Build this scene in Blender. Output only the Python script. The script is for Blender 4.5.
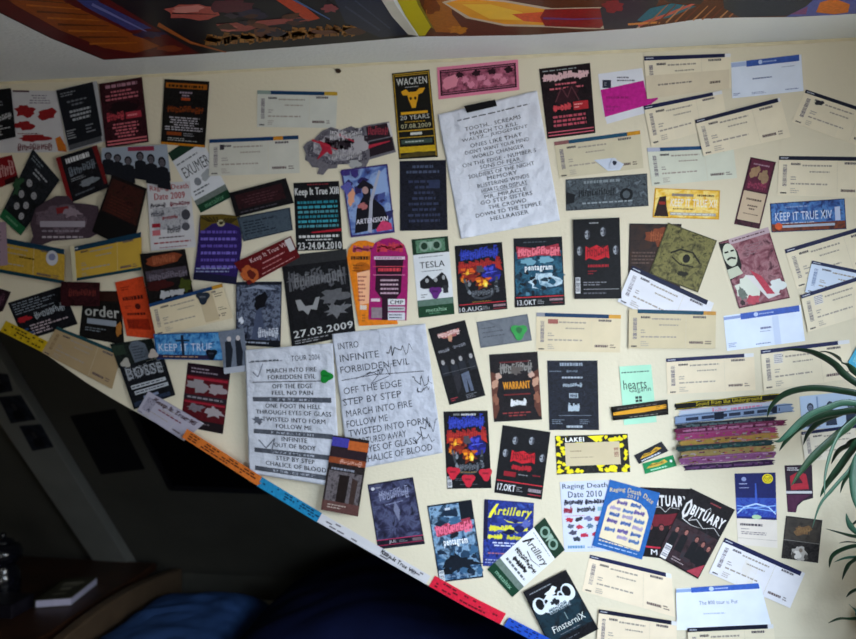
import bpy, bmesh, math, random
from mathutils import Vector, noise
from mathutils.geometry import tessellate_polygon
for o in list(bpy.data.objects): bpy.data.objects.remove(o)
SC = bpy.context.scene
COL = SC.collection
# ------------------------------------------------------------------ camera
F = 741.0; CX, CY = 428.0, 319.5
TH = math.radians(8.4)
CAM = Vector((0.23, -1.56, 1.6))
cd = bpy.data.cameras.new('camera'); cam = bpy.data.objects.new('camera', cd); COL.objects.link(cam)
cam.location = CAM; cam.rotation_euler = (math.pi/2, 0, TH)
cd.sensor_fit = 'HORIZONTAL'; cd.sensor_width = 36; cd.lens = 36*F/856; cd.clip_start = 0.02
SC.camera = cam
cd.dof.use_dof = True; cd.dof.focus_distance = 1.25; cd.dof.aperture_fstop = 3.4
# ------------------------------------------------------------------ world, light, exposure
w = bpy.data.worlds.new('world'); SC.world = w; w.use_nodes = True
bg = w.node_tree.nodes['Background']; bg.inputs[0].default_value = (1.0, 0.98, 0.94, 1); bg.inputs[1].default_value = 2.45
def area(name, loc, rot, sx, sy, power, col):
    l = bpy.data.lights.new(name, 'AREA'); l.shape = 'RECTANGLE'; l.size = sx; l.size_y = sy; l.energy = power; l.color = col
    o = bpy.data.objects.new(name, l); COL.objects.link(o); o.location = loc; o.rotation_euler = rot
    return o
CEIL = 2.152; XR = 1.15; XL = -2.3; YF = -3.2
# daylight entering through the window in the right wall, and a weaker fill light added behind the camera
WIN = Vector((XR-0.04, -1.65, 1.72)); AIM = Vector((0.38, 0, 1.0))
wd = area('window_daylight', WIN, (AIM-WIN).to_track_quat('-Z','Y').to_euler(), 0.6, 0.42, 5.0, (0.68, 0.83, 1.0)); wd.data.spread = math.radians(67)
area('window_daylight', (XR-0.04, -0.92, 1.42), (math.radians(97), 0, math.radians(112)), 0.5, 0.5, 12.5, (0.93, 0.97, 1.0))
RFILL = Vector((0.5, YF+0.03, 1.3)); RAIM = Vector((0.28, 0, 1.2))
rd = area('rear_window_daylight', RFILL, (RAIM-RFILL).to_track_quat('-Z','Y').to_euler(), 0.8, 0.8, 2.4, (0.66, 0.82, 1.0)); rd.data.spread = math.radians(45)
SC.view_settings.view_transform = 'Standard'; SC.view_settings.look = 'None'
SC.view_settings.exposure = 0.0; SC.view_settings.gamma = 1.0; SC.view_settings.use_curve_mapping = False
# ------------------------------------------------------------------ rays
FW = Vector((-math.sin(TH), math.cos(TH), 0)); RT = Vector((math.cos(TH), math.sin(TH), 0)); UP = Vector((0,0,1))
def ray(px, py): return FW + RT*((px-CX)/F) + UP*((CY-py)/F)
def onplane(px, py, p0, n):
    d = ray(px, py); n = Vector(n); return CAM + d*((Vector(p0)-CAM).dot(n)/d.dot(n))
def wallp(px, py): return onplane(px, py, (0,0,0), (0,1,0))
wallp.p0 = Vector((0,0,0)); wallp.n = Vector((0,-1,0))
# ------------------------------------------------------------------ materials
MATS = {}
def lin(h):
    r = [int(h[i:i+2],16)/255 for i in (0,2,4)]
    return tuple((c/12.92 if c<=.04045 else ((c+.055)/1.055)**2.4) for c in r)+(1,)
def M(c, rough=.55, spec=.15, var=.06, scale=35, bump=0, bscale=60, metal=0):
    """plain colour 'rrggbb' with slight wear, or an artwork tuple (c1,c2,c3,scale)"""
    key = (c, rough, spec, var, scale, bump, bscale, metal)
    if key in MATS: return MATS[key]
    m = bpy.data.materials.new('print_'+(c if isinstance(c,str) else 'art')); m.use_nodes = True
    nt = m.node_tree; N = nt.nodes; b = N['Principled BSDF']
    b.inputs['Roughness'].default_value = rough; b.inputs['Specular IOR Level'].default_value = spec; b.inputs['Metallic'].default_value = metal
    tc = N.new('ShaderNodeTexCoord'); no = N.new('ShaderNodeTexNoise'); nt.links.new(tc.outputs['Object'], no.inputs['Vector'])
    no.inputs['Detail'].default_value = 5
    if isinstance(c, tuple):
        no.inputs['Scale'].default_value = c[-1]; no.inputs['Distortion'].default_value = .6; no.inputs['Roughness'].default_value = .6
        r = N.new('ShaderNodeValToRGB'); cs = c[:-1]; el = r.color_ramp.elements
        while len(el) < len(cs): el.new(.5)
        for i, h in enumerate(cs):
            el[i].position = .32 + .36*i/(len(cs)-1); el[i].color = lin(h)
        nt.links.new(no.outputs['Fac'], r.inputs[0]); nt.links.new(r.outputs[0], b.inputs['Base Color'])
    else:
        no.inputs['Scale'].default_value = scale
        mr = N.new('ShaderNodeMapRange'); mr.inputs['To Min'].default_value = 1-var*2; mr.inputs['To Max'].default_value = 1+var
        mr.inputs['From Min'].default_value = .3; mr.inputs['From Max'].default_value = .7
        mx = N.new('ShaderNodeMix'); mx.data_type = 'RGBA'; mx.blend_type = 'MULTIPLY'; mx.inputs[0].default_value = 1
        mx.inputs[6].default_value = lin(c)
        nt.links.new(no.outputs['Fac'], mr.inputs['Value']); nt.links.new(mr.outputs[0], mx.inputs[7]); nt.links.new(mx.outputs[2], b.inputs['Base Color'])
    if bump:
        n2 = N.new('ShaderNodeTexNoise'); n2.inputs['Scale'].default_value = bscale; n2.inputs['Detail'].default_value = 6
        nt.links.new(tc.outputs['Object'], n2.inputs['Vector'])
        bp = N.new('ShaderNodeBump'); bp.inputs['Strength'].default_value = bump; bp.inputs['Distance'].default_value = .012 if bscale < 30 else .004
        nt.links.new(n2.outputs['Fac'], bp.inputs['Height']); nt.links.new(bp.outputs[0], b.inputs['Normal'])
    MATS[key] = m
    return m
def meshobj(name, verts, faces, mats, idx=None, parent=None, loc=None, smooth=False):
    me = bpy.data.meshes.new(name)
    if loc is None: loc = Vector((0,0,0))
    loc = Vector(loc)
    me.from_pydata([tuple(Vector(v)-loc) for v in verts], [], faces)
    if not isinstance(mats, (list,tuple)): mats = [mats]
    for m in mats: me.materials.append(m)
    if idx: me.polygons.foreach_set('material_index', idx)
    if smooth: me.polygons.foreach_set('use_smooth', [True]*len(faces))
    me.update()
    o = bpy.data.objects.new(name, me); COL.objects.link(o)
    if parent:
        o.parent = parent; o.location = loc-parent.location
    else: o.location = loc
    return o
def struct(o): o['kind'] = 'structure'; return o
def tag(o, label, cat, group=None):
    o['label'] = label; o['category'] = cat
    if group: o['group'] = group
    return o
def empty(name, loc, label, cat, group=None):
    o = bpy.data.objects.new(name, None); COL.objects.link(o); o.location = loc; o.empty_display_size = .05
    return tag(o, label, cat, group)
def boxg(x0,y0,z0,x1,y1,z1):
    v = [(x0,y0,z0),(x1,y0,z0),(x1,y1,z0),(x0,y1,z0),(x0,y0,z1),(x1,y0,z1),(x1,y1,z1),(x0,y1,z1)]
    f = [(0,3,2,1),(4,5,6,7),(0,1,5,4),(1,2,6,5),(2,3,7,6),(3,0,4,7)]
    return v, f
def box(name, x0,y0,z0,x1,y1,z1, mat, parent=None, bev=0):
    v, f = boxg(x0,y0,z0,x1,y1,z1)
    o = meshobj(name, v, f, mat, None, parent, ((x0+x1)/2,(y0+y1)/2,z0))
    if bev:
        b = o.modifiers.new('bevel','BEVEL'); b.width = bev; b.segments = 3
    return o
def prism(name, base, top, mat, parent=None, bev=0):
    """closed solid between two polygons with the same number of corners"""
    n = len(base); vs = [Vector(p) for p in base+top]
    f = [tuple(reversed(range(n))), tuple(range(n,2*n))]+[(i,(i+1)%n,n+(i+1)%n,n+i) for i in range(n)]
    c = sum((Vector(p) for p in base), Vector())/n
    o = meshobj(name, vs, f, mat, None, parent, c)
    bm = bmesh.new(); bm.from_mesh(o.data); bmesh.ops.recalc_face_normals(bm, faces=bm.faces); bm.to_mesh(o.data); bm.free()
    if bev:
        b = o.modifiers.new('bevel','BEVEL'); b.width = bev; b.segments = 2
    return o
def lathe(name, prof, mat, loc, parent=None, n=40):
    vs=[]; fs=[]
    for r,z in prof:
        for i in range(n):
            a=2*math.pi*i/n; vs.append((loc[0]+r*math.cos(a), loc[1]+r*math.sin(a), loc[2]+z))
    for j in range(len(prof)-1):
        for i in range(n):
            fs.append((j*n+i, j*n+(i+1)%n, (j+1)*n+(i+1)%n, (j+1)*n+i))
    fs.append(tuple(reversed(range(n)))); fs.append(tuple(range((len(prof)-1)*n, len(prof)*n)))
    return meshobj(name, vs, fs, mat, None, parent, loc, True)

# ------------------------------------------------------------------ the room
CREAM = M('dbd1b9', .8, .15, .03, 3, .25, 130)
CEILM = M('e6eaea', .85, .1, .03, 3, .3, 110)
DIM = M('4c4a43', .85, .1, .08, 4, .2, 60)  # alcove lining: its shade is put into this dark base colour
# sloping lower edge of the flyer wall, read along its length
EDGE = [(0,331),(44,353),(87,383),(113,399),(136,412),(183,438),(256,485),(319,523),(344,537),(375,555),(429,586),(466,607),(502,625),(531,640)]
EW = [wallp(*p) for p in EDGE]
d0 = (EW[1]-EW[0]); d1 = EW[-1]-EW[-3]
lft = EW[0]-d0*((EW[0].x-XL)/d0.x); rgt = EW[-1]+d1*(-EW[-1].z/d1.z)
poly = [Vector((XL,0,CEIL)), Vector((XR,0,CEIL)), Vector((XR,0,0)), Vector((rgt.x,0,0))]+[Vector((p.x,0,p.z)) for p in reversed(EW)]
lz = lft.z
if lz < CEIL: poly.append(Vector((XL,0,lz)))
else:
    t = (CEIL-EW[0].z)/d0.z; poly[0] = Vector((EW[0].x+d0.x*t,0,CEIL))
tri = tessellate_polygon([poly]); n = len(poly)
vs = poly+[p+Vector((0,.1,0)) for p in poly]
fs = [tuple(t) for t in tri]+[tuple(i+n for i in reversed(t)) for t in tri]+[(i,(i+1)%n,n+(i+1)%n,n+i) for i in range(n)]
wl = meshobj('wall_front', vs, fs, CREAM)
bm = bmesh.new(); bm.from_mesh(wl.data); bmesh.ops.recalc_face_normals(bm, faces=bm.faces); bm.to_mesh(wl.data); bm.free()
struct(wl)
# thin rough paper/plaster line where the wall meets the ceiling
rng = random.Random(3)
tv=[]; tf=[]
for i in range(90):
    x = XL+.01+(XR-XL-.02)*i/89; dz = rng.uniform(-.0012,.0012)
    tv += [(x,-.0005,CEIL-.006+dz),(x,-.0022,CEIL-.005+dz),(x,-.004,CEIL-.0005),(x,-.0005,CEIL-.0005)]
    if i: a=(i-1)*4; tf += [(a+k,a+(k+1)%4,a+4+(k+1)%4,a+4+k) for k in range(4)]
struct(meshobj('trim_1', tv, tf, M('d8ccac',.8,.1)))
struct(box('ceiling', XL-.1, YF-.1, CEIL, XR+.1, 0.3, CEIL+.1, CEILM))
struct(box('floor', XL-.1, YF-.1, -.1, XR+.1, 1.45, 0, M('5a4634',.6,.3,.12,6,.2,30)))
struct(box('wall_left', XL-.1, YF, 0, XL, 1.4, CEIL, M('6a6254',.85,.1)))
# right wall with window opening
wy0, wy1, wz0, wz1 = -2.0, -.62, 1.15, 1.95
RW = M('d8d0bc',.8,.1,.03,3)
def wallpiece(nm, a): return struct(box(nm,*a,RW))
v=[];f=[]
for a in [(XR,YF,0,XR+.14,1.4,wz0),(XR,YF,wz1,XR+.14,1.4,CEIL),(XR,YF,wz0,XR+.14,wy0,wz1),(XR,wy1,wz0,XR+.14,1.4,wz1)]:
    bv,bf=boxg(*a); k=len(v); v+=bv; f+=[tuple(i+k for i in q) for q in bf]
struct(meshobj('wall_right', v, f, RW))
v=[];f=[]
for a in [(XR+.05,wy0,wz0,XR+.09,wy0+.05,wz1),(XR+.05,wy1-.05,wz0,XR+.09,wy1,wz1),(XR+.05,wy0,wz0,XR+.09,wy1,wz0+.05),(XR+.05,wy0,wz1-.05,XR+.09,wy1,wz1),(XR+.05,-1.32,wz0,XR+.09,-1.28,wz1)]:
    bv,bf=boxg(*a); k=len(v); v+=bv; f+=[tuple(i+k for i in q) for q in bf]
struct(meshobj('window_1', v, f, M('e4e4e0',.4,.4)))
struct(box('trim_2', .83, -1.5, 1.0, XR, -.06, 1.04, M('e0ddd4',.4,.4), None, .006))
# rear wall, its opening added for the fill light
v=[];f=[]
for a in [(XL,YF-.1,0,XR,YF,.8),(XL,YF-.1,1.7,XR,YF,CEIL),(XL,YF-.1,.8,0,YF,1.7),(.9,YF-.1,.8,XR,YF,1.7)]:
    bv,bf=boxg(*a); k=len(v); v+=bv; f+=[tuple(i+k for i in q) for q in bf]
struct(meshobj('wall_back', v, f, M('8a8478',.85,.1)))
# ---- dim alcove under the roof slope behind the wall
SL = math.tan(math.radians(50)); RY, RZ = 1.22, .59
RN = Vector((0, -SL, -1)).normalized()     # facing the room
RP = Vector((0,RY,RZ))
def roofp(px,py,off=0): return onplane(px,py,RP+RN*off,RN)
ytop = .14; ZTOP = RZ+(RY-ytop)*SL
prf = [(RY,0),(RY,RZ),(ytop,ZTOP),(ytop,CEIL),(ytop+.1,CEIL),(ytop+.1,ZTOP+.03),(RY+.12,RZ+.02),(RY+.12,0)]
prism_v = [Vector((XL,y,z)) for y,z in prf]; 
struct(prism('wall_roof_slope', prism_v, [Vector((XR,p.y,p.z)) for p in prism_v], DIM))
# boxed rafter
xa = roofp(118,583).x; xb = roofp(143,571).x
def roofxyz(x, y, off): return Vector((x, y, RZ+(RY-y)*SL))+RN*off
bp = [roofxyz(xa,RY-.01,0),roofxyz(xb,RY-.01,0),roofxyz(xb,ytop+.06,0),roofxyz(xa,ytop+.06,0)]
tp = [roofxyz(xa,RY-.03,.04),roofxyz(xb,RY-.03,.04),roofxyz(xb,ytop+.10,.04),roofxyz(xa,ytop+.10,.04)]
struct(prism('trim_3', bp, tp, M('74746e',.7,.2,.06,8), None, .004))
# roof window with its blind drawn
q = [roofp(*p) for p in [(118,408),(205,402),(262,488),(172,488)]]
x0,x1 = roofp(150,448).x, roofp(262,488).x+.10; yb = roofp(172,488).y; yt = max(ytop+.1, roofp(118,408).y)
fr=[];ff=[]
def roofbox(x0,x1,y0,y1,h):
    a=[roofxyz(x0,y1,0),roofxyz(x1,y1,0),roofxyz(x1,y0,0),roofxyz(x0,y0,0)]; b=[p+RN*h for p in a]
    return a+b, [(0,3,2,1),(4,5,6,7),(0,1,5,4),(1,2,6,5),(2,3,7,6),(3,0,4,7)]
for a in [(x0,x0+.02,yt,yb,.012),(x1-.02,x1,yt,yb,.012),(x0,x1,yb-.015,yb,.012)]:
    bv,bf=roofbox(*a); k=len(fr); fr+=bv; ff+=[tuple(i+k for i in r) for r in bf]
wn = struct(meshobj('window_2', fr, ff, M('16161a',.5,.3)))
bv,bf = roofbox(x0+.015,x1-.015,yt,yb-.01,.006)
meshobj('blackout_blind', bv, bf, M('060608',.9,.05), None, wn)
# ------------------------------------------------------------------ printed sheets
PLACED = []
def poly_overlap(a, b):
    for P in (a, b):
        n = len(P)
        for i in range(n):
            ex, ey = P[(i+1)%n][0]-P[i][0], P[(i+1)%n][1]-P[i][1]
            nx, ny = -ey, ex
            pa = [nx*p[0]+ny*p[1] for p in a]; pb = [nx*p[0]+ny*p[1] for p in b]
            if max(pa) <= min(pb) or max(pb) <= min(pa): return False
    return True
TXT = {}
def text_geo(s, bold, shear):
    k = (s, bold, shear)
    if k in TXT: return TXT[k]
    c = bpy.data.curves.new('t','FONT'); c.body = s; c.offset = bold*.18 if bold > .1 else 0; c.shear = shear; c.resolution_u = 2; c.space_character = 1.03+bold
    o = bpy.data.objects.new('t', c); COL.objects.link(o)
    dg = bpy.context.evaluated_depsgraph_get(); dg.update()
    me = bpy.data.meshes.new_from_object(o.evaluated_get(dg))
    v = [(p.co.x, p.co.y) for p in me.vertices]
    me.calc_loop_triangles(); t = [tuple(x.vertices) for x in me.loop_triangles]
    bpy.data.meshes.remove(me); bpy.data.objects.remove(o); bpy.data.curves.remove(c)
    if not v: TXT[k] = ([],[]); return TXT[k]
    x0,x1 = min(p[0] for p in v), max(p[0] for p in v); y0,y1 = min(p[1] for p in v), max(p[1] for p in v)
    v = [((p[0]-x0)/(x1-x0 or 1), (p[1]-y0)/(y1-y0 or 1)) for p in v]
    TXT[k] = (v, t); return TXT[k]
class Sheet:
    def __init__(s, kind, label, cat, quad, base, group=None, curl=None, outline=None, crumple=0, plane=None, thick=.00025, res=.15, bulge=0, rough=.5, free=False, dog=None):
        s.kind, s.label, s.cat, s.group = kind, label, cat, group
        s.px = quad is None
        s.pl = plane or wallp
        s.n = s.pl.n
        s.out = outline; s.crumple = crumple; s.thick = thick; s.bulge = bulge; s.rough = rough
        s.rng = random.Random(label); s.dog = dog
        hull = quad if quad else outline
        s.curl = (s.rng.uniform(.0002,.0007) if curl is None else curl) if not s.px else (curl or 0)
        s.res = (.04 if crumple else res) if not s.px else res/.15*8
        lift = .0005+thick
        if plane is None or hasattr(s.pl,'stack'):
            for (h2, top, pl2) in PLACED:
                if pl2 is s.pl and poly_overlap(hull, h2): lift = max(lift, top+thick+.0003)
        s.lift = lift
        p0 = s.pl.p0+s.n*lift; nn = s.n
        s.lp = lambda px,py: onplane(px,py,p0,nn)
        if not s.px: s.Q = [s.lp(*p) for p in quad]
        PLACED.append((hull, lift+s.curl*1.6+crumple*3.5+bulge+.0005, s.pl))
        c = sum((s.lp(*p) for p in hull), Vector())/len(hull)
        s.c = c
        s.v=[]; s.f=[]; s.mi=[]; s.mats=[]; s.layer=0; s.kids=[]
        s.ph = [s.rng.uniform(0,6.28) for _ in range(6)]
        s.sheet(base)
        s.top = 0
        ALL.append(s)
    def disp(s,u,v):
        if s.px:
            return 0
        b = s.curl*(((2*u-1)**2)*.6+((2*v-1)**2)*.5+.5*(2*u-1)*(2*v-1)*math.cos(s.ph[5]))
        if s.bulge: b += s.bulge*(1-(2*v-1)**2)*.9+s.bulge*.25*math.sin(u*7+s.ph[0])
        if s.dog is not None:
            du,dv,amt = s.dog; b += amt*max(0,1-(abs(u-du)+abs(v-dv))/.35)**2
        if s.crumple:
            a = s.crumple; f = abs
            b += a*(1.6*f(noise.noise(Vector((u*2.6+s.ph[0],v*3.4,s.ph[1]))))+2.0*f(noise.noise(Vector((u*7,v*9+s.ph[2],3)))))+a*(.9*f(((v*4+s.ph[0])%1)-.5)+.8*f(((u*2+s.ph[1]*.3)%1)-.5)+.35*f(((u*3.1+v*5.3+s.ph[2])%1)-.5)+.35*f(((u*5.7-v*3.3+s.ph[3])%1)-.5)+.12*math.sin(23*u+9*v)*math.sin(17*v-5*u))
        return b
    def map(s,u,v,h):
        if s.px: return s.lp(u,v)+s.n*h
        a,b,c,d = s.Q
        p = a*(1-u)*(1-v)+b*u*(1-v)+c*u*v+d*(1-u)*v
        return p+s.n*(s.disp(u,v)+h)
    def mat(s,c):
        lt = isinstance(c,str) and int(c[0:2],16)+int(c[2:4],16)+int(c[4:6],16) > 400
        m = M(c, s.rough, var=.03 if lt else .1, scale=25 if lt else 150, bump=.9 if s.crumple else 0, bscale=26)
        if m not in s.mats: s.mats.append(m)
        return s.mats.index(m)
    def tris(s, pts, tri, c, h=None):
        if h is None:
            s.layer += 1; h = (.0003 if s.crumple else 0)+.00004*min(s.layer,12)+.000006*s.layer
        m = s.mat(c); st = [tuple(pts[i] for i in t) for t in tri]; r = s.res
        cache = {}
        def vid(p):
            k = (round(p[0],5), round(p[1],5))
            if k not in cache: cache[k] = len(s.v); s.v.append(s.map(p[0],p[1],h))
            return cache[k]
        while st:
            t = st.pop()
            L = [abs(t[i][0]-t[(i+1)%3][0])+abs(t[i][1]-t[(i+1)%3][1]) for i in range(3)]
            k = L.index(max(L))
            if L[k] > r and (s.curl or s.crumple or s.bulge or s.dog) :
                a,b,c3 = t[k],t[(k+1)%3],t[(k+2)%3]; mm = ((a[0]+b[0])/2,(a[1]+b[1])/2)
                st += [(a,mm,c3),(mm,b,c3)]; continue
            ids = tuple(vid(p) for p in t)
            if len(set(ids)) == 3: s.f.append(ids); s.mi.append(m)
        return s
    def sheet(s, c):
        m = s.mat(c)
        if s.out is None:
            n = 56 if s.crumple else 8
            nv = n
            k=len(s.v)
            for h in (0,-s.thick):
                for j in range(nv+1):
                    for i in range(n+1): s.v.append(s.map(i/n,j/nv,h))
            g = lambda i,j,l: k+l*(n+1)*(nv+1)+j*(n+1)+i
            fs=[]
            for j in range(nv):
                for i in range(n):
                    fs.append((g(i,j+1,0),g(i+1,j+1,0),g(i+1,j,0),g(i,j,0))); fs.append((g(i,j,1),g(i+1,j,1),g(i+1,j+1,1),g(i,j+1,1)))
            for i in range(n):
                fs.append((g(i,0,0),g(i+1,0,0),g(i+1,0,1),g(i,0,1))); fs.append((g(i,nv,1),g(i+1,nv,1),g(i+1,nv,0),g(i,nv,0)))
            for j in range(nv):
                fs.append((g(0,j,1),g(0,j+1,1),g(0,j+1,0),g(0,j,0))); fs.append((g(n,j,0),g(n,j+1,0),g(n,j+1,1),g(n,j,1)))
            s.f += fs; s.mi += [m]*len(fs)
        else:
            o = s.out; t = tessellate_polygon([[Vector((p[0],p[1],0)) for p in o]])
            s.tris(o, t, c, 0); s.tris(o, [tuple(reversed(q)) for q in t], c, -s.thick)
            n=len(o)
            for i in range(n):
                a,b=o[i],o[(i+1)%n]; ns=max(1,int((abs(a[0]-b[0])+abs(a[1]-b[1]))/s.res))
                for j in range(ns):
                    p=(a[0]+(b[0]-a[0])*j/ns,a[1]+(b[1]-a[1])*j/ns); q=(a[0]+(b[0]-a[0])*(j+1)/ns,a[1]+(b[1]-a[1])*(j+1)/ns)
                    k=len(s.v); s.v += [s.map(*p,0),s.map(*q,0),s.map(*q,-s.thick),s.map(*p,-s.thick)]; s.f.append((k,k+1,k+2,k+3)); s.mi.append(m)
    # ---- print elements
    def spots(s,u0,v0,u1,v1,cols,n,ru,rv,seed=1,rough=.5):
        r=random.Random(seed)
        for i in range(n): s.B(r.uniform(u0,u1),r.uniform(v0,v1),ru*r.uniform(.5,1.3),rv*r.uniform(.5,1.3),cols[int(r.random()*len(cols))],seed*100+i,rough,8)
        return s
    def R(s,u0,v0,u1,v1,c): return s.tris([(u0,v0),(u1,v0),(u1,v1),(u0,v1)],[(0,1,2),(0,2,3)],c)
    def P(s,pts,c): return s.tris(pts, tessellate_polygon([[Vector((p[0],p[1],0)) for p in pts]]), c)
    def E(s,u,v,ru,rv,c,n=18,a0=0): 
        pts=[(u+ru*math.cos(a0+2*math.pi*i/n), v+rv*math.sin(a0+2*math.pi*i/n)) for i in range(n)]
        return s.tris(pts+[(u,v)],[(i,(i+1)%n,n) for i in range(n)],c)
    def B(s,u,v,ru,rv,c,seed=1,rough=.35,n=18):
        r=random.Random(seed); pts=[]
        for i in range(n):
            k=1-rough+2*rough*r.random(); a=2*math.pi*i/n; pts.append((u+ru*k*math.cos(a), v+rv*k*math.sin(a)))
        return s.tris(pts+[(u,v)],[(i,(i+1)%n,n) for i in range(n)],c)
    def T(s,t,u0,v0,u1,v1,c,bold=.02,shear=0,rot=None):
        g,tr = text_geo(t,bold,shear)
        if not g: return s
        pts=[(u0+(u1-u0)*x, v1-(v1-v0)*y) for x,y in g]
        if rot is not None:
            cu,cv=(u0+u1)/2,(v0+v1)/2; ca,sa=math.cos(rot),math.sin(rot)
            pts=[(cu+(x-cu)*ca-(y-cv)*sa, cv+(x-cu)*sa+(y-cv)*ca) for x,y in pts]
        if .03 <= bold <= .1:      # heavy type: a second strike slightly to the right
            k=(v1-v0)*.07; n=len(pts); pts=pts+[(x+k,y) for x,y in pts]; tr=list(tr)+[tuple(i+n for i in t) for t in tr]
        return s.tris(pts,tr,c)
    def LN(s,pts,w,c,w1=None):
        P=[];T=[]; n=len(pts)
        for i in range(n-1):
            (a,b),(d,e)=pts[i],pts[i+1]; L=math.hypot(d-a,e-b) or 1; nx,ny=-(e-b)/L,(d-a)/L
            wa=w+( (w1 if w1 is not None else w)-w)*i/(n-1); wb=w+((w1 if w1 is not None else w)-w)*(i+1)/(n-1)
            k=len(P); P+=[(a+nx*wa/2,b+ny*wa/2),(d+nx*wb/2,e+ny*wb/2),(d-nx*wb/2,e-ny*wb/2),(a-nx*wa/2,b-ny*wa/2)]; T+=[(k,k+1,k+2),(k,k+2,k+3)]
        return s.tris(P,T,c)
    def Mt(s,u0,v0,u1,v1,c,rows=5,seed=1,fill=.8,center=False,hh=.45):
        """lines of print too small to read: word-length bars"""
        r=random.Random(seed); P=[];T=[]; rh=(v1-v0)/rows
        for j in range(rows):
            L=(u1-u0)*(fill if rows==1 else r.uniform(.45,1)*fill); x=u0+((u1-u0)-L)/2 if center else u0; xe=x+L; y=v0+j*rh+rh*(1-hh)/2
            while x<xe-.004*(u1-u0):
                wd=min((u1-u0)*r.uniform(.04,.16),xe-x); k=len(P); P+=[(x,y),(x+wd*.86,y),(x+wd*.86,y+rh*hh),(x,y+rh*hh)]; T+=[(k,k+1,k+2),(k,k+2,k+3)]; x+=wd+(u1-u0)*.012
        return s.tris(P,T,c)
    def S(s,u0,v0,u1,v1,c,n=14,horiz=True,seed=2):
        r=random.Random(seed); P=[];T=[]
        for i in range(n):
            a=i/n; b=a+r.uniform(.3,.85)/n; k=len(P)
            if horiz: q=[(u0,v0+(v1-v0)*a),(u1,v0+(v1-v0)*a),(u1,v0+(v1-v0)*b),(u0,v0+(v1-v0)*b)]
            else: q=[(u0+(u1-u0)*a,v0),(u0+(u1-u0)*b,v0),(u0+(u1-u0)*b,v1),(u0+(u1-u0)*a,v1)]
            P+=q; T+=[(k,k+1,k+2),(k,k+2,k+3)]
        return s.tris(P,T,c)
    def L(s,u0,v0,u1,v1,c,seed=1,n=7,w=.16):
        """jagged hand-drawn lettering shapes of a logo"""
        r=random.Random(seed); W=(u1-u0)/n; H=v1-v0; P=[];T=[]
        def st(a,b,wa,wb):
            L=math.hypot(b[0]-a[0],b[1]-a[1]) or 1; nx,ny=-(b[1]-a[1])/L,(b[0]-a[0])/L
            k=len(P); P.extend([(a[0]+nx*wa,a[1]+ny*wa),(b[0]+nx*wb,b[1]+ny*wb),(b[0]-nx*wb,b[1]-ny*wb),(a[0]-nx*wa,a[1]-ny*wa)]); T.extend([(k,k+1,k+2),(k,k+2,k+3)])
        for i in range(n):
            x=u0+W*(i+.5); ww=w*min(W,H)*.9; j=lambda q:r.uniform(-q,q)
            yt=v0+H*r.uniform(0,.25); yb=v1-H*r.uniform(0,.25)
            if i in (0,n-1): yt=v0; yb=v1
            st((x-W*.3+j(W*.1),yb),(x-W*.25+j(W*.1),yt),ww*1.3,ww*.5)
            st((x+W*.3+j(W*.1),yt+H*.1),(x+W*.22+j(W*.1),yb),ww*1.3,ww*.3)
            m=v0+H*r.uniform(.3,.7)
            st((x-W*.4,m+j(H*.2)),(x+W*.4,m+j(H*.2)),ww,ww*.6)
            if r.random()<.6: st((x-W*.35,yt+j(H*.1)),(x+W*.4,yt+j(H*.1)),ww,ww*.4)
            if r.random()<.4: st((x-W*.3,yb),(x+W*.4,yb-H*.1),ww,ww*.4)
        st((u0-W*.3,v0+H*.5),(u0+W,v0+H*.45),.1*ww,ww*1.2); st((u1+W*.3,v0+H*.5),(u1-W,v0+H*.45),.1*ww,ww*1.2)
        return s.tris(P,T,c)
    def head(s,u,v,ru,rv,skin='b8a8a0',hair='15121a',body='0c0c10',bl=1.8):
        s.P([(u-ru*1.9,v+rv*bl*1.7),(u-ru*1.6,v+rv*1.3),(u-ru*.5,v+rv*.9),(u+ru*.5,v+rv*.9),(u+ru*1.6,v+rv*1.3),(u+ru*1.9,v+rv*bl*1.7)],body)
        s.E(u,v-.1*rv,ru*1.15,rv*1.15,hair,14); s.E(u,v+.1*rv,ru*.78,rv*.88,skin,14)
        s.R(u-ru*.5,v-.12*rv,u-ru*.15,v+.02*rv,hair); s.R(u+ru*.15,v-.12*rv,u+ru*.5,v+.02*rv,hair); s.R(u-ru*.25,v+.5*rv,u+ru*.25,v+.58*rv,hair)
        return s
    def build(s):
        o = meshobj(s.kind, s.v, s.f, s.mats, s.mi, None, s.c+s.n*0, bool(s.crumple or s.bulge))
        tag(o, s.label, s.cat, s.group)
        for nm,k in s.kids:
            q = meshobj(nm, k.v, k.f, k.mats, k.mi, o, k.c)
            if k.label: q['label'] = k.label
        return o
ALL = []
def child(par, name, quad, base, label=None, plane=None, **kw):
    """a separate piece fixed to a sheet, built like one"""
    k = Sheet(name, label or '', '', quad, base, plane=plane, **kw); ALL.remove(k); par.kids.append((name,k)); return k
FG='concert flyers on the wall'; TG='concert tickets on the wall'; WG='wristbands stacked on the wall'; PG='guitar picks stuck on the wall'
def fly(label,q,base,kind='concert_flyer',cat='flyer',group=FG,**kw):
    s = Sheet(kind,label,cat,q,base,group,**kw)
    b = [int(base[i:i+2],16) for i in (0,2,4)]
    if max(b) < 80:     # dark inks are printed unevenly: faint cloudy artwork under the lettering
        f = lambda k,t: ''.join('%02x'%int(x*(1-k)+y*k) for x,y in zip(b,t))
        s.R(.015,.01,.985,.99,(base,f(.6,(2,2,4)),f(.14,(60,58,72)),f(.5,(2,2,4)),f(.24,(84,78,90)),70))
    return s
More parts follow.
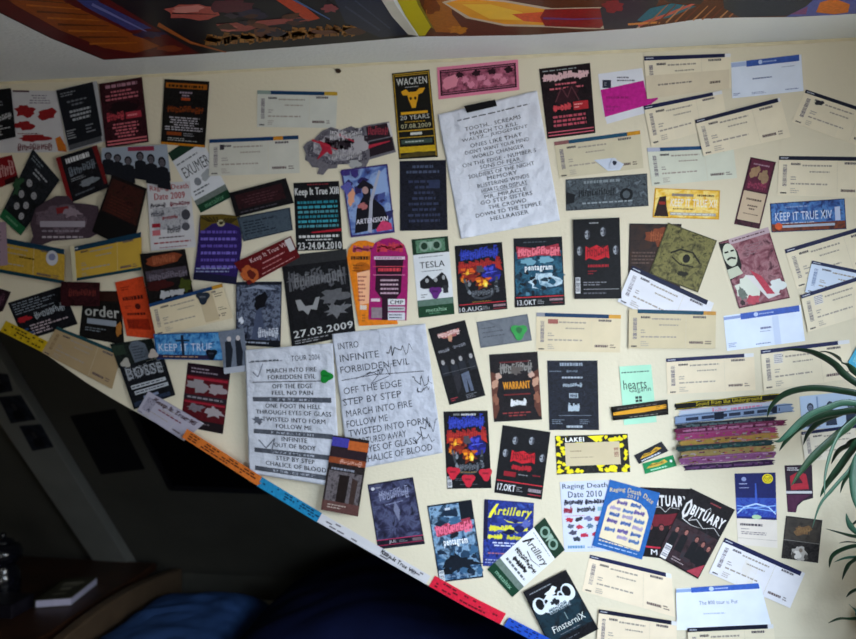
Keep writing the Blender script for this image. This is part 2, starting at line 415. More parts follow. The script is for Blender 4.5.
def ticket(label,q,body='e4d8be',head='1c2044',orange=None,hw=.93,seed=1,code='7c747c',hx=0,hh=.10,qr=False,**kw):
    s = Sheet('concert_ticket',label,'ticket',q,body,TG,**kw)
    s.R(hx,0,hw,hh,head)
    if orange: s.R(hw,0,1,hh,orange)
    else:
        s.R(hw,0,.995,hh,'dcdce0')
        s.Mt(.02,hh*.25,.12,hh*.75,'c8ccd8',1,seed,.9)
    s.A3 = None
    s.R(.32,.3,.5,.98,('d8cdb4',body,'dfd4bc',9) if body[0:2]=='e4' else body)
    s.S(.05,.22,.095,.78,code,16,True,seed)
    s.Mt(.14,.17,.26,.23,'443e44',1,seed+1,.9,hh=.9)
    s.Mt(.27,.2,.62,.27,'9c9288',1,seed+2,.95,hh=.6); s.Mt(.35,.36,.6,.42,'a0968a',1,seed+3,.9,hh=.6)
    s.Mt(.14,.5,.24,.62,'948c88',2,seed+4,.9); s.Mt(.14,.66,.6,.74,'a0968c',1,seed+5,.9,hh=.5); s.Mt(.14,.8,.26,.95,'a89e94',3,seed+6,.9)
    s.Mt(.74,.13,.9,.2,'5c5458',1,seed+7,.95,hh=.8)
    s.Mt(.7,.8,.86,.88,'6a5858',1,seed+8,.98,hh=.8); s.Mt(.88,.78,.96,.9,'6a5a58',2,seed+9,.9)
    s.LN([(.66,.12),(.66,.98)],.003,'cdc3ad')
    s.Mt(.03,.92,.1,.96,'3a343a',1,seed,.95,hh=.9)
    if qr:
        r=random.Random(seed)
        s.R(.14,.14,.24,.38,'dcd6d2')
        for i in range(5): s.LN([(.145,.17+.045*i),(.235,.17+.045*i)],.012,'4c4660')
    return s
K='0e0e12'; WH='e6e4e2'
# ------------------------------------------------------------------ ceiling posters
def ceilp(px,py): return onplane(px,py,(0,0,CEIL),(0,0,1))
ceilp.p0 = Vector((0,0,CEIL)); ceilp.n = Vector((0,0,-1)); ceilp.stack = True
s = Sheet('ceiling_poster','large dark poster with orange-red border pinned to the ceiling','poster',None,'15131c','posters on the ceiling',plane=ceilp,rough=.35,
  outline=[(104,60),(200,54),(300,46.5),(418,36.5),(404,20),(385,-4),(360,-40),(-130,-50),(-40,-8),(0,13),(50,38)])
s.P([(-60,-40),(40,-40),(110,0),(176,40),(200,53.7),(175,55.5),(105,59.5),(50,37),(0,12),(-40,-9)],'5e1214')
s.P([(-30,-30),(30,-30),(65,2),(120,28),(160,46),(135,53),(104,48),(60,30),(15,5)],'9a4a14')
for i in range(9):
    t=i/9; s.LN([(5+95*t,-8+58*t),(62+85*t,-2+50*t)],2.2,'6a3410' if i%2 else 'c06a1c',.8)
s.P([(60,-12),(84,-12),(100,2),(152,28),(130,30),(88,8)],'3c4284'); s.LN([(92,4),(150,33)],3,'7478b4',1)
s.B(194,12,27,8,'b8564c',3,.2); s.B(188,9,15,4,'d88a80',4,.3); s.LN([(172,13),(216,14)],1.5,'401418',.5)
s.LN([(158,24),(190,42),(226,52)],4,'a85a24',1); s.B(170,48,12,3,'8a3c20',5,.2); s.B(150,34,14,3.4,'32244a',15,.3)
s.P([(262,-10),(284,-10),(320,18),(308,21)],'c0401c'); s.LN([(284,-6),(330,19)],2.4,'4a68a0',1)
s.P([(216,24),(250,21),(300,17),(312,20),(262,26),(246,31),(222,31)],'a04c46'); s.B(228,28,9,3.6,'c06c60',7,.2); s.B(330,8,9,4,'8a3c44',9,.3)
s.B(232,6,20,8,'582030',12,.3); s.B(252,14,16,5,'2a2440',13,.3)
for i in range(9):
    x=206+i*17; y=45-i*1.3; s.L(x,y-10,x+15,y,['a06828','8a5a24','ac7430'][i%3],i+3,2,.3)
s.spots(215,14,370,34,['4a2a20','2a2030','5c3420','3a3040','6a3c28'],16,9,3,4)
s.P([(322,-30),(372,-30),(398,22),(408,34),(380,37),(345,22)],'1e2840'); s.LN([(345,6),(380,30)],2,'343f58'); s.LN([(355,0),(390,28)],1.5,'343f58')
s.P([(362,-38),(376,-36),(396,5),(417.5,35.5),(408,34),(392,16),(378,-6)],'cfccc0')
s = Sheet('ceiling_poster','colourful poster with orange flame shape on brown pinned to the ceiling','poster',None,'5e2e12','posters on the ceiling',plane=ceilp,rough=.35,
  outline=[(419,36.5),(470,36),(530,35),(590,31.5),(640,28),(700,18.8),(740,17.5),(795,17),(870,13),(960,6),(960,-60),(374,-60),(389,-14)])
s.P([(376,-50),(398,-50),(418,5),(431,27),(425,35.5),(419,36),(405,15),(391,-12)],'c8b81c'); s.P([(398,-50),(402,-50),(421,5),(434,29),(431,27),(418,5)],'8a7a20')
s.P([(424,-12),(450,-8),(452,14),(466,33),(436,32),(426,14)],'a8620e'); s.B(458,30,9,4,'c07a14',3,.3); s.B(432,6,8,7,'7a3a08',33,.3)
s.P([(442,2),(462,-4),(505,0),(552,8),(600,7),(640,6),(640,28),(586,29),(545,27),(505,26),(466,18)],'c8b49c')
s.P([(446,3),(464,-2),(505,2),(545,9),(552,13),(548,25),(505,24),(470,17)],'eda01e'); s.P([(462,4),(490,4),(522,12),(528,20),(490,19)],'f6c034'); s.P([(512,14),(552,11),(562,18),(550,23),(524,21)],'e0521a')
s.P([(545,9),(600,8),(612,18),(600,28),(545,26),(540,17)],'931a18'); s.LN([(543,18),(575,19),(602,18)],2,'6a3a78',1)
s.P([(600,8),(628,-10),(665,-12),(652,14),(636,28),(604,29)],'2c282c'); s.B(612,6,10,6,'8a2018',17,.3)
s.P([(637,20),(650,8),(672,3),(696,6),(670,17),(645,22)],'246c7e'); s.LN([(638,25),(668,14),(712,-4)],3.4,'d0604c',1.6); s.LN([(628,24),(660,22)],2,'e09040')
for i in range(12): s.LN([(648+i*9,24-i*.8),(668+i*8,4+i*.3)],1.8,['b06a3c','7a3418','c88a58'][i%3],.8)
s.P([(722,-12),(812,-14),(826,2),(792,15),(740,17),(724,8)],'2e2f33'); s.P([(640,-20),(724,-20),(700,4),(668,2)],'3a2a26')
s.P([(786,16.5),(806,6),(822,-8),(900,-12),(900,9),(838,14.6)],'5a62ac'); s.P([(816,12),(820,2),(834,-2),(850,4),(848,12),(834,14)],'e27a26'); s.P([(790,14),(808,6),(806,14)],'8a4c80')
# ------------------------------------------------------------------ left part of the wall
s=Sheet('admission_card','white name card with green header and foot tilted anticlockwise','flyer',[(168,153),(198,133),(232,197),(201,213)],'d4d6dc',FG)
s.R(0,0,1,.14,'1c3428'); s.Mt(.05,.2,.9,.25,'70747c',1,2); s.T('EXUMER',.1,.3,.92,.46,'34363c',.0); s.E(.35,.58,.1,.06,'7c8088'); s.B(.65,.56,.16,.07,'a0a4a8',4,.3); s.Mt(.1,.66,.9,.76,'5c6068',2,5); s.R(0,.8,1,.88,'6c7470'); s.R(0,.88,1,1,'183c28'); s.T('metaltix',.2,.9,.8,.97,'5c9070',.02)
s=fly('white flyer with dark red blots at the far left, top row',[(2,90),(57,91),(67,152),(-3,153)],'c4c2c6')
s.Mt(.4,.06,.95,.22,'7c7484',4,3,.9,True); s.R(.2,.0,.5,.03,'4a3038')
for i,(u,v,a,b) in enumerate([(.42,.34,.16,.1),(.78,.38,.15,.1),(.4,.56,.16,.07),(.56,.77,.22,.06)]): s.B(u,v,a,b,'8a1c20',i+3,.3)
s.L(.3,.86,.8,.97,'6a2c34',4,9); s.Mt(.3,.68,.7,.71,'6a2028',1,4); s.P([(.86,.78),(.94,.74),(1,.9),(1,1),(.88,.98)],'c06a20')
s=fly('black leaflet with white print cut by the left frame edge, top row',[(-14,91),(11,88),(16,137),(-8,142)],K)
s.Mt(.05,.1,.9,.4,'7a7c84',5,3,.9); s.L(.1,.5,.9,.62,'a8a8ac',5,6); s.Mt(.1,.7,.9,.92,'a8a8ac',4,8,.9)
s=fly('black text flyer on white backing, third in top row',[(56,90),(97,81),(106,141),(69,152)],'a8a9ae')
s.P([(.0,.01),(.9,.0),(.93,.9),(.02,.93)],'15171e')
s.Mt(.08,.06,.8,.14,'7c8088',2,3,.9); s.Mt(.1,.2,.8,.32,'686c74',2,5,.9,True); s.Mt(.15,.36,.82,.56,'a0a4aa',3,6,.9,True,.55); s.Mt(.05,.66,.38,.82,'94989e',4,6); s.Mt(.55,.64,.9,.8,'7c8088',3,9)
s.R(.03,.9,.9,.98,'4c4e54')
s=fly('dark red flyer with pink lines, top row beside the orange-edged flyer',[(99,84),(142,77),(149,142),(106,148)],'3c0f18')
s.Mt(.1,.04,.92,.1,'a87888',1,2,.9,True,.8); s.Mt(.05,.13,.95,.3,'b86470',3,4,.95,True,.5); s.B(.5,.42,.3,.1,'1c0a10',6,.3)
s.L(.1,.48,.5,.6,'b8404c',4,5); s.R(.54,.5,.9,.6,'a83040'); s.Mt(.58,.52,.86,.58,'e08890',1,5); s.Mt(.08,.64,.95,.88,'c06470',5,9,.95,True,.55); s.R(.05,.9,.97,.925,'c86a72'); s.R(.05,.95,.97,.975,'c86a72')
s=fly('black flyer with orange bands and pale block of text, top left',[(164.5,79),(209.5,81.5),(205,147.5),(161,144)],'14120f')
s.R(.04,.05,.96,.13,'a05a14'); s.Mt(.08,.07,.9,.12,'3a2008',1,3,.95,True,.8); s.Mt(.3,.17,.7,.3,'988898',3,5,.9,True,.6); s.R(.4,.27,.6,.31,'a8441c')
s.L(.1,.4,.9,.5,'7a3814',5,9); s.Mt(.06,.56,.94,.78,'a8a4ac',6,5,.98,True,.55); s.R(.12,.8,.45,.85,'8a4018'); s.Mt(.5,.8,.9,.86,'8a8a90',2,7); s.Mt(.15,.88,.9,.94,'a0a09c',2,8,.9); s.R(0,.965,1,1,'c07818')
s=ticket('grey ticket with blue and yellow header alone under the ceiling line',[(257.5,90.5),(337.5,92),(336,128),(257,127)],'cdcdc4','163a60','c09a30',hw=.84,seed=5,hx=.17); s.R(0,0,.17,.1,'8c9c94')
s=ticket('grey ticket with dark blue header beside the cut-out flyer',[(209.5,139.5),(298.5,135.5),(300,173),(209,176)],'cccabf','173a66','c88428',hw=.72,seed=8); s.R(.83,0,1,.1,'1c3c60'); s.R(.12,.16,.17,.3,'38343c')
s=Sheet('cutout_flyer','grey and red cut-out flyer with ragged burst outline','flyer',None,'6c6870',FG,
 outline=[(365,125.5),(389,121.5),(396,152),(369.5,159.5),(366,166.5),(359,170),(350,167),(347,159.5),(338,163),(337,168),(328,169),(323,175),(317,174),(319,168),(312,167),(309,162),(305,160),(306,154),(303,147),(307,142),(314,139),(322,131),(331,127),(341,130),(351,126),(358,129)])
s.P([(323,133),(331,129),(341,132),(351,128),(364,128),(367,160),(350,164),(330,165),(320,160),(308,156),(307,146),(314,141)],('3a3842','6c6872','2c2a34','8c8890',130)); s.B(335,147,20,13,('3c3a44','8c8890','b8b4b8',110),5,.2); s.L(325,137,368,150,'2a2028',6,9,.3)
s.P([(366,127),(388,123),(391,136),(368,141)],'2a1c24'); s.L(368,127,388,135,'9a3848',7,6); s.P([(369,142),(392,137),(394.5,150),(370,157)],'241820'); s.LN([(368,147),(390,141)],3.5,'a8283c',1); s.P([(387,123),(389.5,122.5),(393,136),(391,137)],'c8c4c8')
s.P([(318,140),(330,145),(334,157),(327,152),(317,160),(322,149)],'a8243a'); s.LN([(312,140),(338,150)],2,'b83040',.5); s.LN([(338,134),(364,146)],2.5,'a83446',.6); s.L(332,150,362,160,'b0acb0',9,8,.2); s.L(330,130,362,140,'c4c0c4',12,8,.2); s.B(360,145,7,9,'a8a4a8',6,.4); s.B(355,164,6,4,'a4a4a4',6,.3)
s=fly('red scrap of a flyer at the left edge of the picture',[(-10,160),(12,155),(19,180),(-8,191)],'7a1018'); s.L(.1,.2,.95,.7,'b88888',4,4); s.R(.5,.8,1,1,'2c0c10')
s=fly('group photo flyer with dark figures on pale sky under dark red flyer',[(102,148),(167,144.5),(171,181),(101,171.5)],'9aa4b4',kind='photo_flyer')
s.R(0,.75,1,1,'20222c'); s.R(.4,.02,.8,.16,'8a3048')
for i,u in enumerate([.1,.24,.4,.58,.74,.9]): s.head(u,.34+.08*(i%3),.05,.13,'5c5860','15151c','181a22',3.4)
s=fly('black flyer with red side edges and white lettering, turned anticlockwise',[(56,158),(97,145),(109,187),(69,203.5)],'15141a')
s.R(0,0,.1,1,'7a1a1c'); s.P([(.88,0),(1,0),(1,.9),(.92,.9)],'6a1a1c'); s.Mt(.2,.08,.8,.2,'d4d4d8',1,3,.95,False,.9); s.L(.2,.3,.85,.48,'6c7480',4,6); s.Mt(.2,.52,.8,.6,'8a8e96',2,7); s.B(.6,.72,.22,.08,'7c828a',6,.3); s.Mt(.2,.85,.8,.93,'5c6068',1,9)
s=fly('green-ended dark photo flyer standing diagonally near left edge',[(33,149),(60,180),(21,235.5),(0,217)],'22262c',kind='photo_flyer')
s.Mt(.08,.04,.95,.12,'707880',2,3); s.Mt(.3,.14,.95,.25,'9a9ea6',2,5,.9); s.B(.1,.5,.15,.12,'2c4c34',5,.4)
for i,(u,v) in enumerate([(.35,.36),(.65,.44),(.3,.55),(.6,.62),(.35,.72),(.65,.78)]): s.head(u,v,.12,.055,'9a9aa0','202226','14161a',1.5)
s.R(0,.87,1,1,'1f5c3a'); s.Mt(.2,.9,.8,.96,'5c8c6c',1,7,.9)
s=Sheet('cutout_flyer','purple-grey cut-out flyer with skull shapes above the yellow tickets','flyer',None,'463842',FG,outline=[(36,208),(46,201),(56,196),(68,196),(74,203),(88,204),(98,206),(100,232),(90,238),(52,241),(42,245),(30,243),(33,236),(30,224)])
s.B(62,218,24,14,('2c242c','6a5a66','44343e',130),5,.2); s.R(40,221,85,227,'9c94a0'); s.Mt(42,235,84,239,'b0a8b0',1,5,.98); s.Mt(42,229,84,233,'847c88',1,6,.9); s.P([(56,208),(68,206),(70,212),(57,214)],'782428'); s.B(72,212,9,5,'8c7c88',8,.4)
s=fly('very dark brown flyer turned clockwise over the cut-out flyer',[(112,175),(147,188.5),(132,252),(92,231.5)],'17100e')
s.A=0; s.R(.05,.05,.95,.6,('120c0c','3c1a16','1e1810',90)); s.Mt(.15,.3,.9,.6,'4a2018',6,4,.9); s.R(0,.62,1,1,'0f0d0e')
s=fly('white festival flyer with red gothic heading, left half of the wall',[(147,184),(190,181),(196,247),(151,251)],'cac8cc')
s.T('Raging Death',.06,.03,.95,.13,'a82830',.04); s.T('Date 2009',.15,.15,.85,.25,'a82830',.04)
s.L(.05,.3,.4,.37,'38343c',3,6); s.L(.5,.3,.95,.36,'7a2838',4,7); s.R(.1,.37,.88,.7,('8a8a92','b4b4ba','6c6c74',160)); s.L(.05,.42,.35,.5,'50505a',5,5); s.E(.84,.5,.1,.08,'44444c'); s.L(.3,.5,.65,.55,'8c2c34',6,7); s.R(.06,.6,.25,.66,'982434'); s.R(.06,.7,.24,.78,'c06c74'); s.E(.82,.68,.09,.06,'54545c'); s.L(.4,.66,.7,.76,'484850',7,5); s.Mt(.2,.8,.8,.84,'4c2c34',1,5,.95); s.Mt(.08,.87,.95,.92,'9c3c44',1,6,.95); s.Mt(.2,.95,.9,.98,'9a5c64',1,7,.9)
s=ticket('yellow ticket with dark blue edges left of its fold-twin',[(-24,232.5),(65,249.5),(64,284),(-26,268)],'bc9838','14364c',seed=11,hh=.15,hw=1,code='b08c28'); s.R(0,.9,1,1,'123a48'); s.Mt(.5,.4,.72,.5,'4c3c14',1,4)
k=child(s,'round_sticker',None,'c4c4cc','round white sticker',outline=[(52+6*math.cos(a*math.pi/8),258+7.5*math.sin(a*math.pi/8)) for a in range(16)]); k.E(52,257,3.5,3.5,'7c80a0')
s=ticket('yellow ticket with dark blue edges tucked under the dark brown flyer',[(70.5,247.5),(141.5,232),(141.5,270),(73,281.5)],'c09c3c','14364c',seed=12,hh=.14,hw=1,code='c09c30'); s.R(0,.92,1,1,'123a48'); s.R(0,0,.06,1,'c8c0a0')
s=fly('narrow lilac slip at the left edge beside the yellow ticket',[(-8,222),(6,222),(8,265),(-8,267)],'9c8494'); s.Mt(.2,.1,.8,.9,'6c5868',9,4)
s=fly('small maroon scrap at the left edge below the yellow ticket',[(-10,285),(11,292),(3,311),(-10,316)],'2c1620'); s.L(.1,.2,.8,.7,'5c3c4c',3,4)
s=fly('black text flyer with small red mark, lower left near the diagonal edge',[(8,303),(62,286),(78,324),(24,341)],'14151b')
s.Mt(.05,.05,.95,.36,'7c8490',5,3,.95,False,.4); s.L(.35,.4,.9,.58,'a0a8b0',6,8); s.B(.16,.5,.12,.07,'a8242c',6,.4); s.Mt(.2,.66,.98,.94,'b0a0a8',4,8,.9,False,.5); s.Mt(.05,.7,.3,.9,'3c5888',2,8)
s=fly('black flyer with gothic lettering between maroon card and orange flyer',[(84,291),(120,291),(124.5,345),(79,337)],'14120f'); s.R(.4,0,1,.2,'2c1610')
s.T('order',.08,.3,.92,.52,'b4b4b0',.03); s.R(.15,.57,.85,.68,'8c94a0'); s.Mt(.12,.74,.8,.84,'707880',2,6); s.B(.9,.72,.07,.14,'a86c30',4,.3)
s=fly('small maroon card above the gothic flyer',[(61,281.5),(100,282.5),(99.5,306),(61,306)],'3a0f14'); s.L(.2,.3,.9,.6,'6c2c28',4,7)
s=fly('bright orange-red flyer with black print near left edge',[(115,282.5),(143,276),(156.5,339),(127,336)],'cc4420')
s.Mt(.15,.1,.8,.18,'7a1c0c',2,3); s.Mt(.1,.28,.9,.36,'4a120c',1,4,.9,True,.8); s.E(.6,.47,.1,.05,'4a120c'); s.Mt(.15,.44,.5,.5,'6a1c10',2,5); s.Mt(.15,.57,.85,.62,'4a120c',1,4,.9,True,.8); s.R(.12,.68,.88,.86,'96260f'); s.Mt(.15,.7,.85,.84,'5a180c',4,8,.95)
s=fly('black flyer with brown lettering above ticket holding dark pick',[(140,254),(185,249),(194,296),(149,305)],'15110e')
s.B(.5,.16,.4,.12,'7c3c24',4,.2); s.L(.25,.08,.75,.24,'a05a3c',4,7); s.R(.05,.35,.95,.55,('15110e','4c4450','2c1814',140)); s.L(.1,.42,.95,.56,'6c6470',5,9); s.B(.3,.66,.28,.1,'3c1414',6,.3); s.B(.85,.75,.15,.15,'3c4418',7,.3); s.L(.3,.8,.8,.92,'b0b0b4',8,5,.4)
s=Sheet('shield_flyer','purple shield-shaped flyer with gold collar','flyer',None,'2a1c58',FG,outline=[(200,215),(221,214),(240,216),(242,245),(236,284.5),(193,279.5),(197,250)])
s.P([(200,215),(221,214),(240,216),(241,228),(232,224),(222,222),(212,224),(200,233)],'5c4c18'); s.E(221,223,4,3.4,'a8a080'); s.E(221,223,2,1.6,'38341c')
for i in range(5): s.LN([(201+i*4,217),(210+i*2,222)],1,'26200c'); s.LN([(238-i*3,218),(230-i*2,223)],1,'26200c')
for i in range(6): s.Mt(200,230+i*7,238,234+i*7,['5c4aa0','7060b8'][i%2],1,i,.95,True,.7)
s.Mt(196,267,236,273,'8088a8',2,6,.95); s.P([(195,272),(237,277),(236,284.5),(193,279.5)],'1a1a34')
s=ticket('cream ticket carrying a dark guitar pick, left of the dark slate flyer',[(149,304),(222,283.5),(233,318),(156,336)],'d8c8a8','1c3c66','b88428',hw=.86,seed=15)
s.R(.66,.12,.84,.95,'c2b090'); s.Mt(.86,.2,.98,.34,'3a343c',2,2,.98,False,.3); s.Mt(.86,.6,.98,.72,'3a343c',2,3,.98,False,.3)
s=fly('black flyer with dull red panel, tilted and slim',[(229,193),(286,178),(294,203),(236,217)],'120f11',cat='flyer')
s.label='black flyer with faint maroon print, long side up, over slate blue slip'; s.R(.08,.15,.9,.75,('150f12','301418','201014',110)); s.Mt(.12,.25,.85,.68,'4a2a30',4,3,.95,True); s.Mt(.1,.82,.9,.92,'484450',1,3)
s=fly('slate blue slip with faint dark print below the black long flyer',[(237,217.5),(290,207.5),(293,230),(243.5,241.5)],'36424e'); s.R(.03,.05,.97,.95,('2c3844','46525e','384450',100)); s.Mt(.08,.2,.9,.8,'1f2a36',5,5,.95)
s=fly('black festival flyer with white heading and teal band names',[(293.5,183),(339,181),(343,249.5),(296.5,251)],'0f1113')
s.T('Keep It True XIII',.02,.08,.97,.22,'d8d8d8',.05); s.Mt(.3,.02,.9,.05,'8a2c34',1,3)
for i in range(6): s.Mt(.06,.27+i*.07,.95,.32+i*.07,['2c8090','3c98a8','4c8c98'][i%3],1,i+4,.98,True,.75)
s.P([(.35,.73),(1,.69),(1,.73),(.35,.745)],'a82030'); s.Mt(.06,.77,.95,.82,'d0d0d0',1,3,.98,True,.7); s.Mt(.2,.83,.8,.86,'d0d0d0',1,4,.95,True,.6); s.T('23-24.04.2010',.04,.88,.97,.985,'d8d8d8',.04)
s=fly('big black concert flyer with date 27.03.2009 and pale bat shapes',[(281,256),(346,249),(356,335),(292,347.5)],'141416')
s.R(0,0,1,.12,'2c2c2e'); s.L(.06,.18,.95,.4,'55555a',5,10,.2); s.L(.15,.24,.9,.36,'6c6c70',7,9,.15)
s.P([(.14,.5),(.22,.5),(.28,.58),(.4,.58),(.46,.5),(.52,.5),(.45,.64),(.36,.62),(.31,.68),(.24,.62),(.17,.62)],'8c8c8e'); s.B(.75,.52,.2,.08,'5c5c60',6,.5); s.B(.74,.68,.2,.07,'68686c',7,.5); s.P([(.62,.6),(.74,.78),(.9,.6),(.82,.64),(.76,.62),(.7,.66)],'6c6c70')
s.T('27.03.2009',.05,.83,.97,.91,'d4d4d4',.04); s.Mt(.06,.93,.8,.98,'8c8c90',2,6)
s=fly('dark blue-grey fantasy flyer between the pick ticket and the big black flyer',[(236,282),(282,281.5),(280.5,347.5),(236,345)],'1e2230')
s.R(.02,.05,.98,.9,('10121c','303648','6c7488','1c2030',90)); s.P([(.4,.1),(.6,.12),(.9,.12),(.5,.05),(.1,.12)],'8890a4'); s.B(.55,.3,.14,.14,'0c0c14',4,.3); s.P([(.35,.9),(.45,.45),(.55,.4),(.68,.9)],'444c64'); s.L(.5,.72,.95,.86,'c4c8d4',4,6); s.B(.12,.6,.05,.05,'d0d4e0',5,.4); s.R(0,.9,1,1,'12141c'); s.Mt(.08,.92,.9,.97,'98a0b0',1,8)
s=fly('dark red slip with white print and orange hand, tilted anticlockwise',[(234,263),(291,236),(300,257),(248.5,285)],'5c1014')
s.T('Keep It True VIII',.24,.12,.9,.36,'d8b8b8',.02); s.Mt(.4,.45,.9,.56,'c88c8c',1,4); s.Mt(.35,.66,.8,.74,'b87878',1,5); s.Mt(.3,.85,.95,.92,'c89090',1,6,.95); s.B(.12,.62,.13,.34,'b0582c',5,.25); s.B(.14,.7,.06,.2,'5c1c14',6,.2); s.R(.88,.05,.98,.6,'c4c0c0')
# ---- lower left
s=ticket('tan ticket with teal header along the diagonal edge, far left',[(57,326.5),(122,352.5),(112,389),(42,352.5)],'a8916e','1c444c',seed=17,code='8c7454',orange='a08420',hw=.9)
s=fly('dark pass with grey tombstone shape between orange flyer and blue ticket',[(110,344),(152,338.5),(158,358),(119,368)],'1c2420'); s.R(.0,.1,.3,.5,'28362c')
s.P([(.42,.95),(.4,.25),(.5,.03),(.66,.0),(.8,.2),(.84,.9)],'5c6470'); s.Mt(.46,.2,.78,.85,'3c424c',5,3,.95)
s=fly('black flyer with white spiky heading next to the diagonal edge, left',[(119.5,366.5),(164,357.5),(175.5,395),(134,409.5)],'14161c')
s.T('BOSSE',.1,.08,.9,.34,'a0a4ac',.02); s.L(.08,.06,.92,.36,'8c9098',4,8,.1); s.R(.1,.48,.9,.57,'b0b4bc'); s.Mt(.12,.49,.88,.56,'50545c',1,5,.95); s.R(.14,.62,.92,.71,'b0b4bc'); s.Mt(.16,.63,.9,.70,'50545c',1,6,.95); s.R(.3,.78,.65,.84,'7884a0'); s.R(.05,.86,.9,.96,('15171d','2c3850','15171d',200))
s=fly('dark red flyer with photo panels just above the orange edge strip',[(188,362.5),(231,368),(223,434),(180.5,426)],'501018')
s.R(0,0,1,.18,'20101a'); s.Mt(.1,.05,.9,.15,'8c7c88',2,4,.9); s.B(.3,.32,.22,.1,'8a8488',5,.4); s.B(.75,.36,.2,.08,'94888c',6,.4); s.R(0,.48,1,.56,'282028'); s.Mt(.08,.49,.95,.55,'847c84',1,5,.95); s.B(.28,.68,.2,.07,'706870',7,.4); s.B(.74,.7,.22,.08,'9c9498',8,.4); s.R(0,.86,1,1,'1c1418'); s.Mt(.1,.89,.9,.96,'6c6068',2,6); s.R(.03,.2,.97,.24,'942030'); s.R(.03,.58,.97,.61,'942030')
s=fly('blue festival ticket with pale heading and cross, carrying a black pick',[(153.5,334),(225,331.5),(224.5,360.5),(157,359)],'1c4c84',kind='concert_ticket',cat='ticket',group=TG)
s.R(.02,.04,.98,.96,('123058','2c6ca8','5c98c8','1c4880',60)); s.T('KEEP IT TRUE',.05,.4,.82,.68,'c4cce0',.02); s.R(.38,.08,.42,.95,'1a2438'); s.R(.3,.25,.5,.32,'1a2438'); s.R(.0,.82,.8,.97,'2c2440'); s.Mt(.1,.85,.75,.93,'b08c6c',1,5)
s=Sheet('photo_card','torn grey photo of standing figures overlapping the blue ticket','photo',None,'6c7484','loose photos',outline=[(218,331.5),(231,330),(243.5,328),(249,371),(224,374),(222,352)])
s.P([(225,342),(230,340),(233,350),(231,368),(226,368)],'1e222c'); s.P([(235,340),(240,339),(243,352),(242,368),(237,368)],'1e222c'); s.E(229,339,2.2,2.6,'c0b8b8'); s.E(238,338,2.2,2.6,'c0b8b8'); s.P([(224,368),(248,365),(249,371),(224,374)],'a8acb8')
s=ticket('white ticket with black heading hanging over the diagonal edge',[(148.5,391),(204,423.5),(184,441),(137,411)],'a8a4b4','8c8898',hh=.02,seed=21,code='7c7888')
s.T('Keep It True XI',.15,.08,.9,.34,'40242c',.05); s.R(.06,.2,.2,.8,('606070','9c98a8','404050',120)); s.Mt(.3,.4,.85,.52,'7a3c48',1,5)
# ------------------------------------------------------------------ centre
s=Sheet('festival_pass','tall black and gold festival pass with yellow bull skull','pass',[(392,73.5),(429.5,69.5),(438,157),(399,159.5)],'15130e',FG,curl=.0006)
for a in (.0,.05): s.R(.02+a,.015+a*.4,.98-a,.025+a*.4,'b08c24')
s.R(.02,.02,.05,.98,'a08024'); s.R(.95,.02,.98,.98,'a08024'); s.T('WACKEN',.1,.07,.9,.15,'c8c8c4',.06); s.Mt(.3,.165,.7,.19,'9a9a98',1,3,.9,True)
s.P([(.2,.22),(.34,.2),(.4,.235),(.6,.235),(.68,.2),(.84,.2),(.76,.255),(.64,.27),(.62,.32),(.58,.37),(.55,.42),(.45,.42),(.42,.37),(.38,.32),(.36,.27),(.24,.265)],'d89c20'); s.E(.44,.31,.035,.018,'2a1c08'); s.E(.56,.31,.035,.018,'2a1c08')
s.R(.15,.46,.85,.49,'d8a020'); s.T('20 YEARS',.12,.5,.88,.55,'c8c8c4',.04); s.Mt(.2,.565,.8,.59,'b08c24',1,4,.9,True); s.T('07.08.2009',.12,.6,.9,.65,'c0bc98',.04)
s.R(.05,.67,.95,.685,'b08c24'); s.R(.35,.7,.65,.73,'c8c8c0'); s.R(.05,.75,.95,.76,'b08c24'); s.R(.1,.78,.9,.83,'3c4c44'); s.Mt(.2,.79,.8,.82,'b8c0b8',1,5); s.R(.05,.86,.95,.93,'c8a41c'); s.P([(.05,.96),(.5,.92),(.95,.95),(.95,.975),(.05,.985)],'50441c')
s=fly('pink wide flyer with dark blotchy panel high on the wall',[(437,67.5),(518,59.5),(519.5,90),(438.5,99.5)],'d87c98')
s.R(.03,.1,.97,.9,'34141f'); s.R(.05,.2,.95,.8,('301420','9c5068','c47088',70)); s.B(.16,.5,.1,.22,'d88498',4,.2)
for i in range(10): s.B(.28+.066*i,.3+.35*((i*7)%3)/2,.05,.1,'d08098' if i%3 else '2a101a',i+8,.3)
s.R(.05,.14,.95,.17,'a05c74'); s.R(.05,.83,.95,.86,'a05c74')
s=Sheet('set_list','crumpled white printed set list held by black tape','set list',[(438,115),(537,91),(560,220.5),(461,239)],'d6d9e4',None,crumple=.0017,curl=.001,rough=.6,thick=.0003)
s.Mt(.18,.075,.92,.095,'55585f',1,3,.98)
rows=['TOOTH... SCREAMS','MARCH TO KILL','WALTZ... JUDGEMENT','ONES LIKE THAT','DIDN\'T WANT YOUR MIND','WORLD CHANGER','ON THE EDGE - NUMBER 5','SONS OF FEAR','SOLDIERS OF THE NIGHT','MEMORY','BLISTERING WINDS','HEARTS ON DISPLAY','MR. MIRACLE','GO STEP SISTERS','THE CROWD','DOWN TO THE TEMPLE','HELLRAISER']
hts=[.15,.195,.235,.285,.33,.375,.425,.465,.52,.56,.605,.65,.70,.74,.785,.83,.875]
wd=[.56,.48,.66,.52,.64,.52,.74,.4,.66,.3,.52,.46,.42,.52,.38,.66,.38]
for t,y,wi in zip(rows,hts,wd): s.T(t,.46-wi/2+.06,y,.46+wi/2+.06,y+.03,'2e3038',.015)
s.LN([(.3,.51),(.75,.505)],.003,'50545c'); s.LN([(.3,.69),(.75,.685)],.003,'50545c')
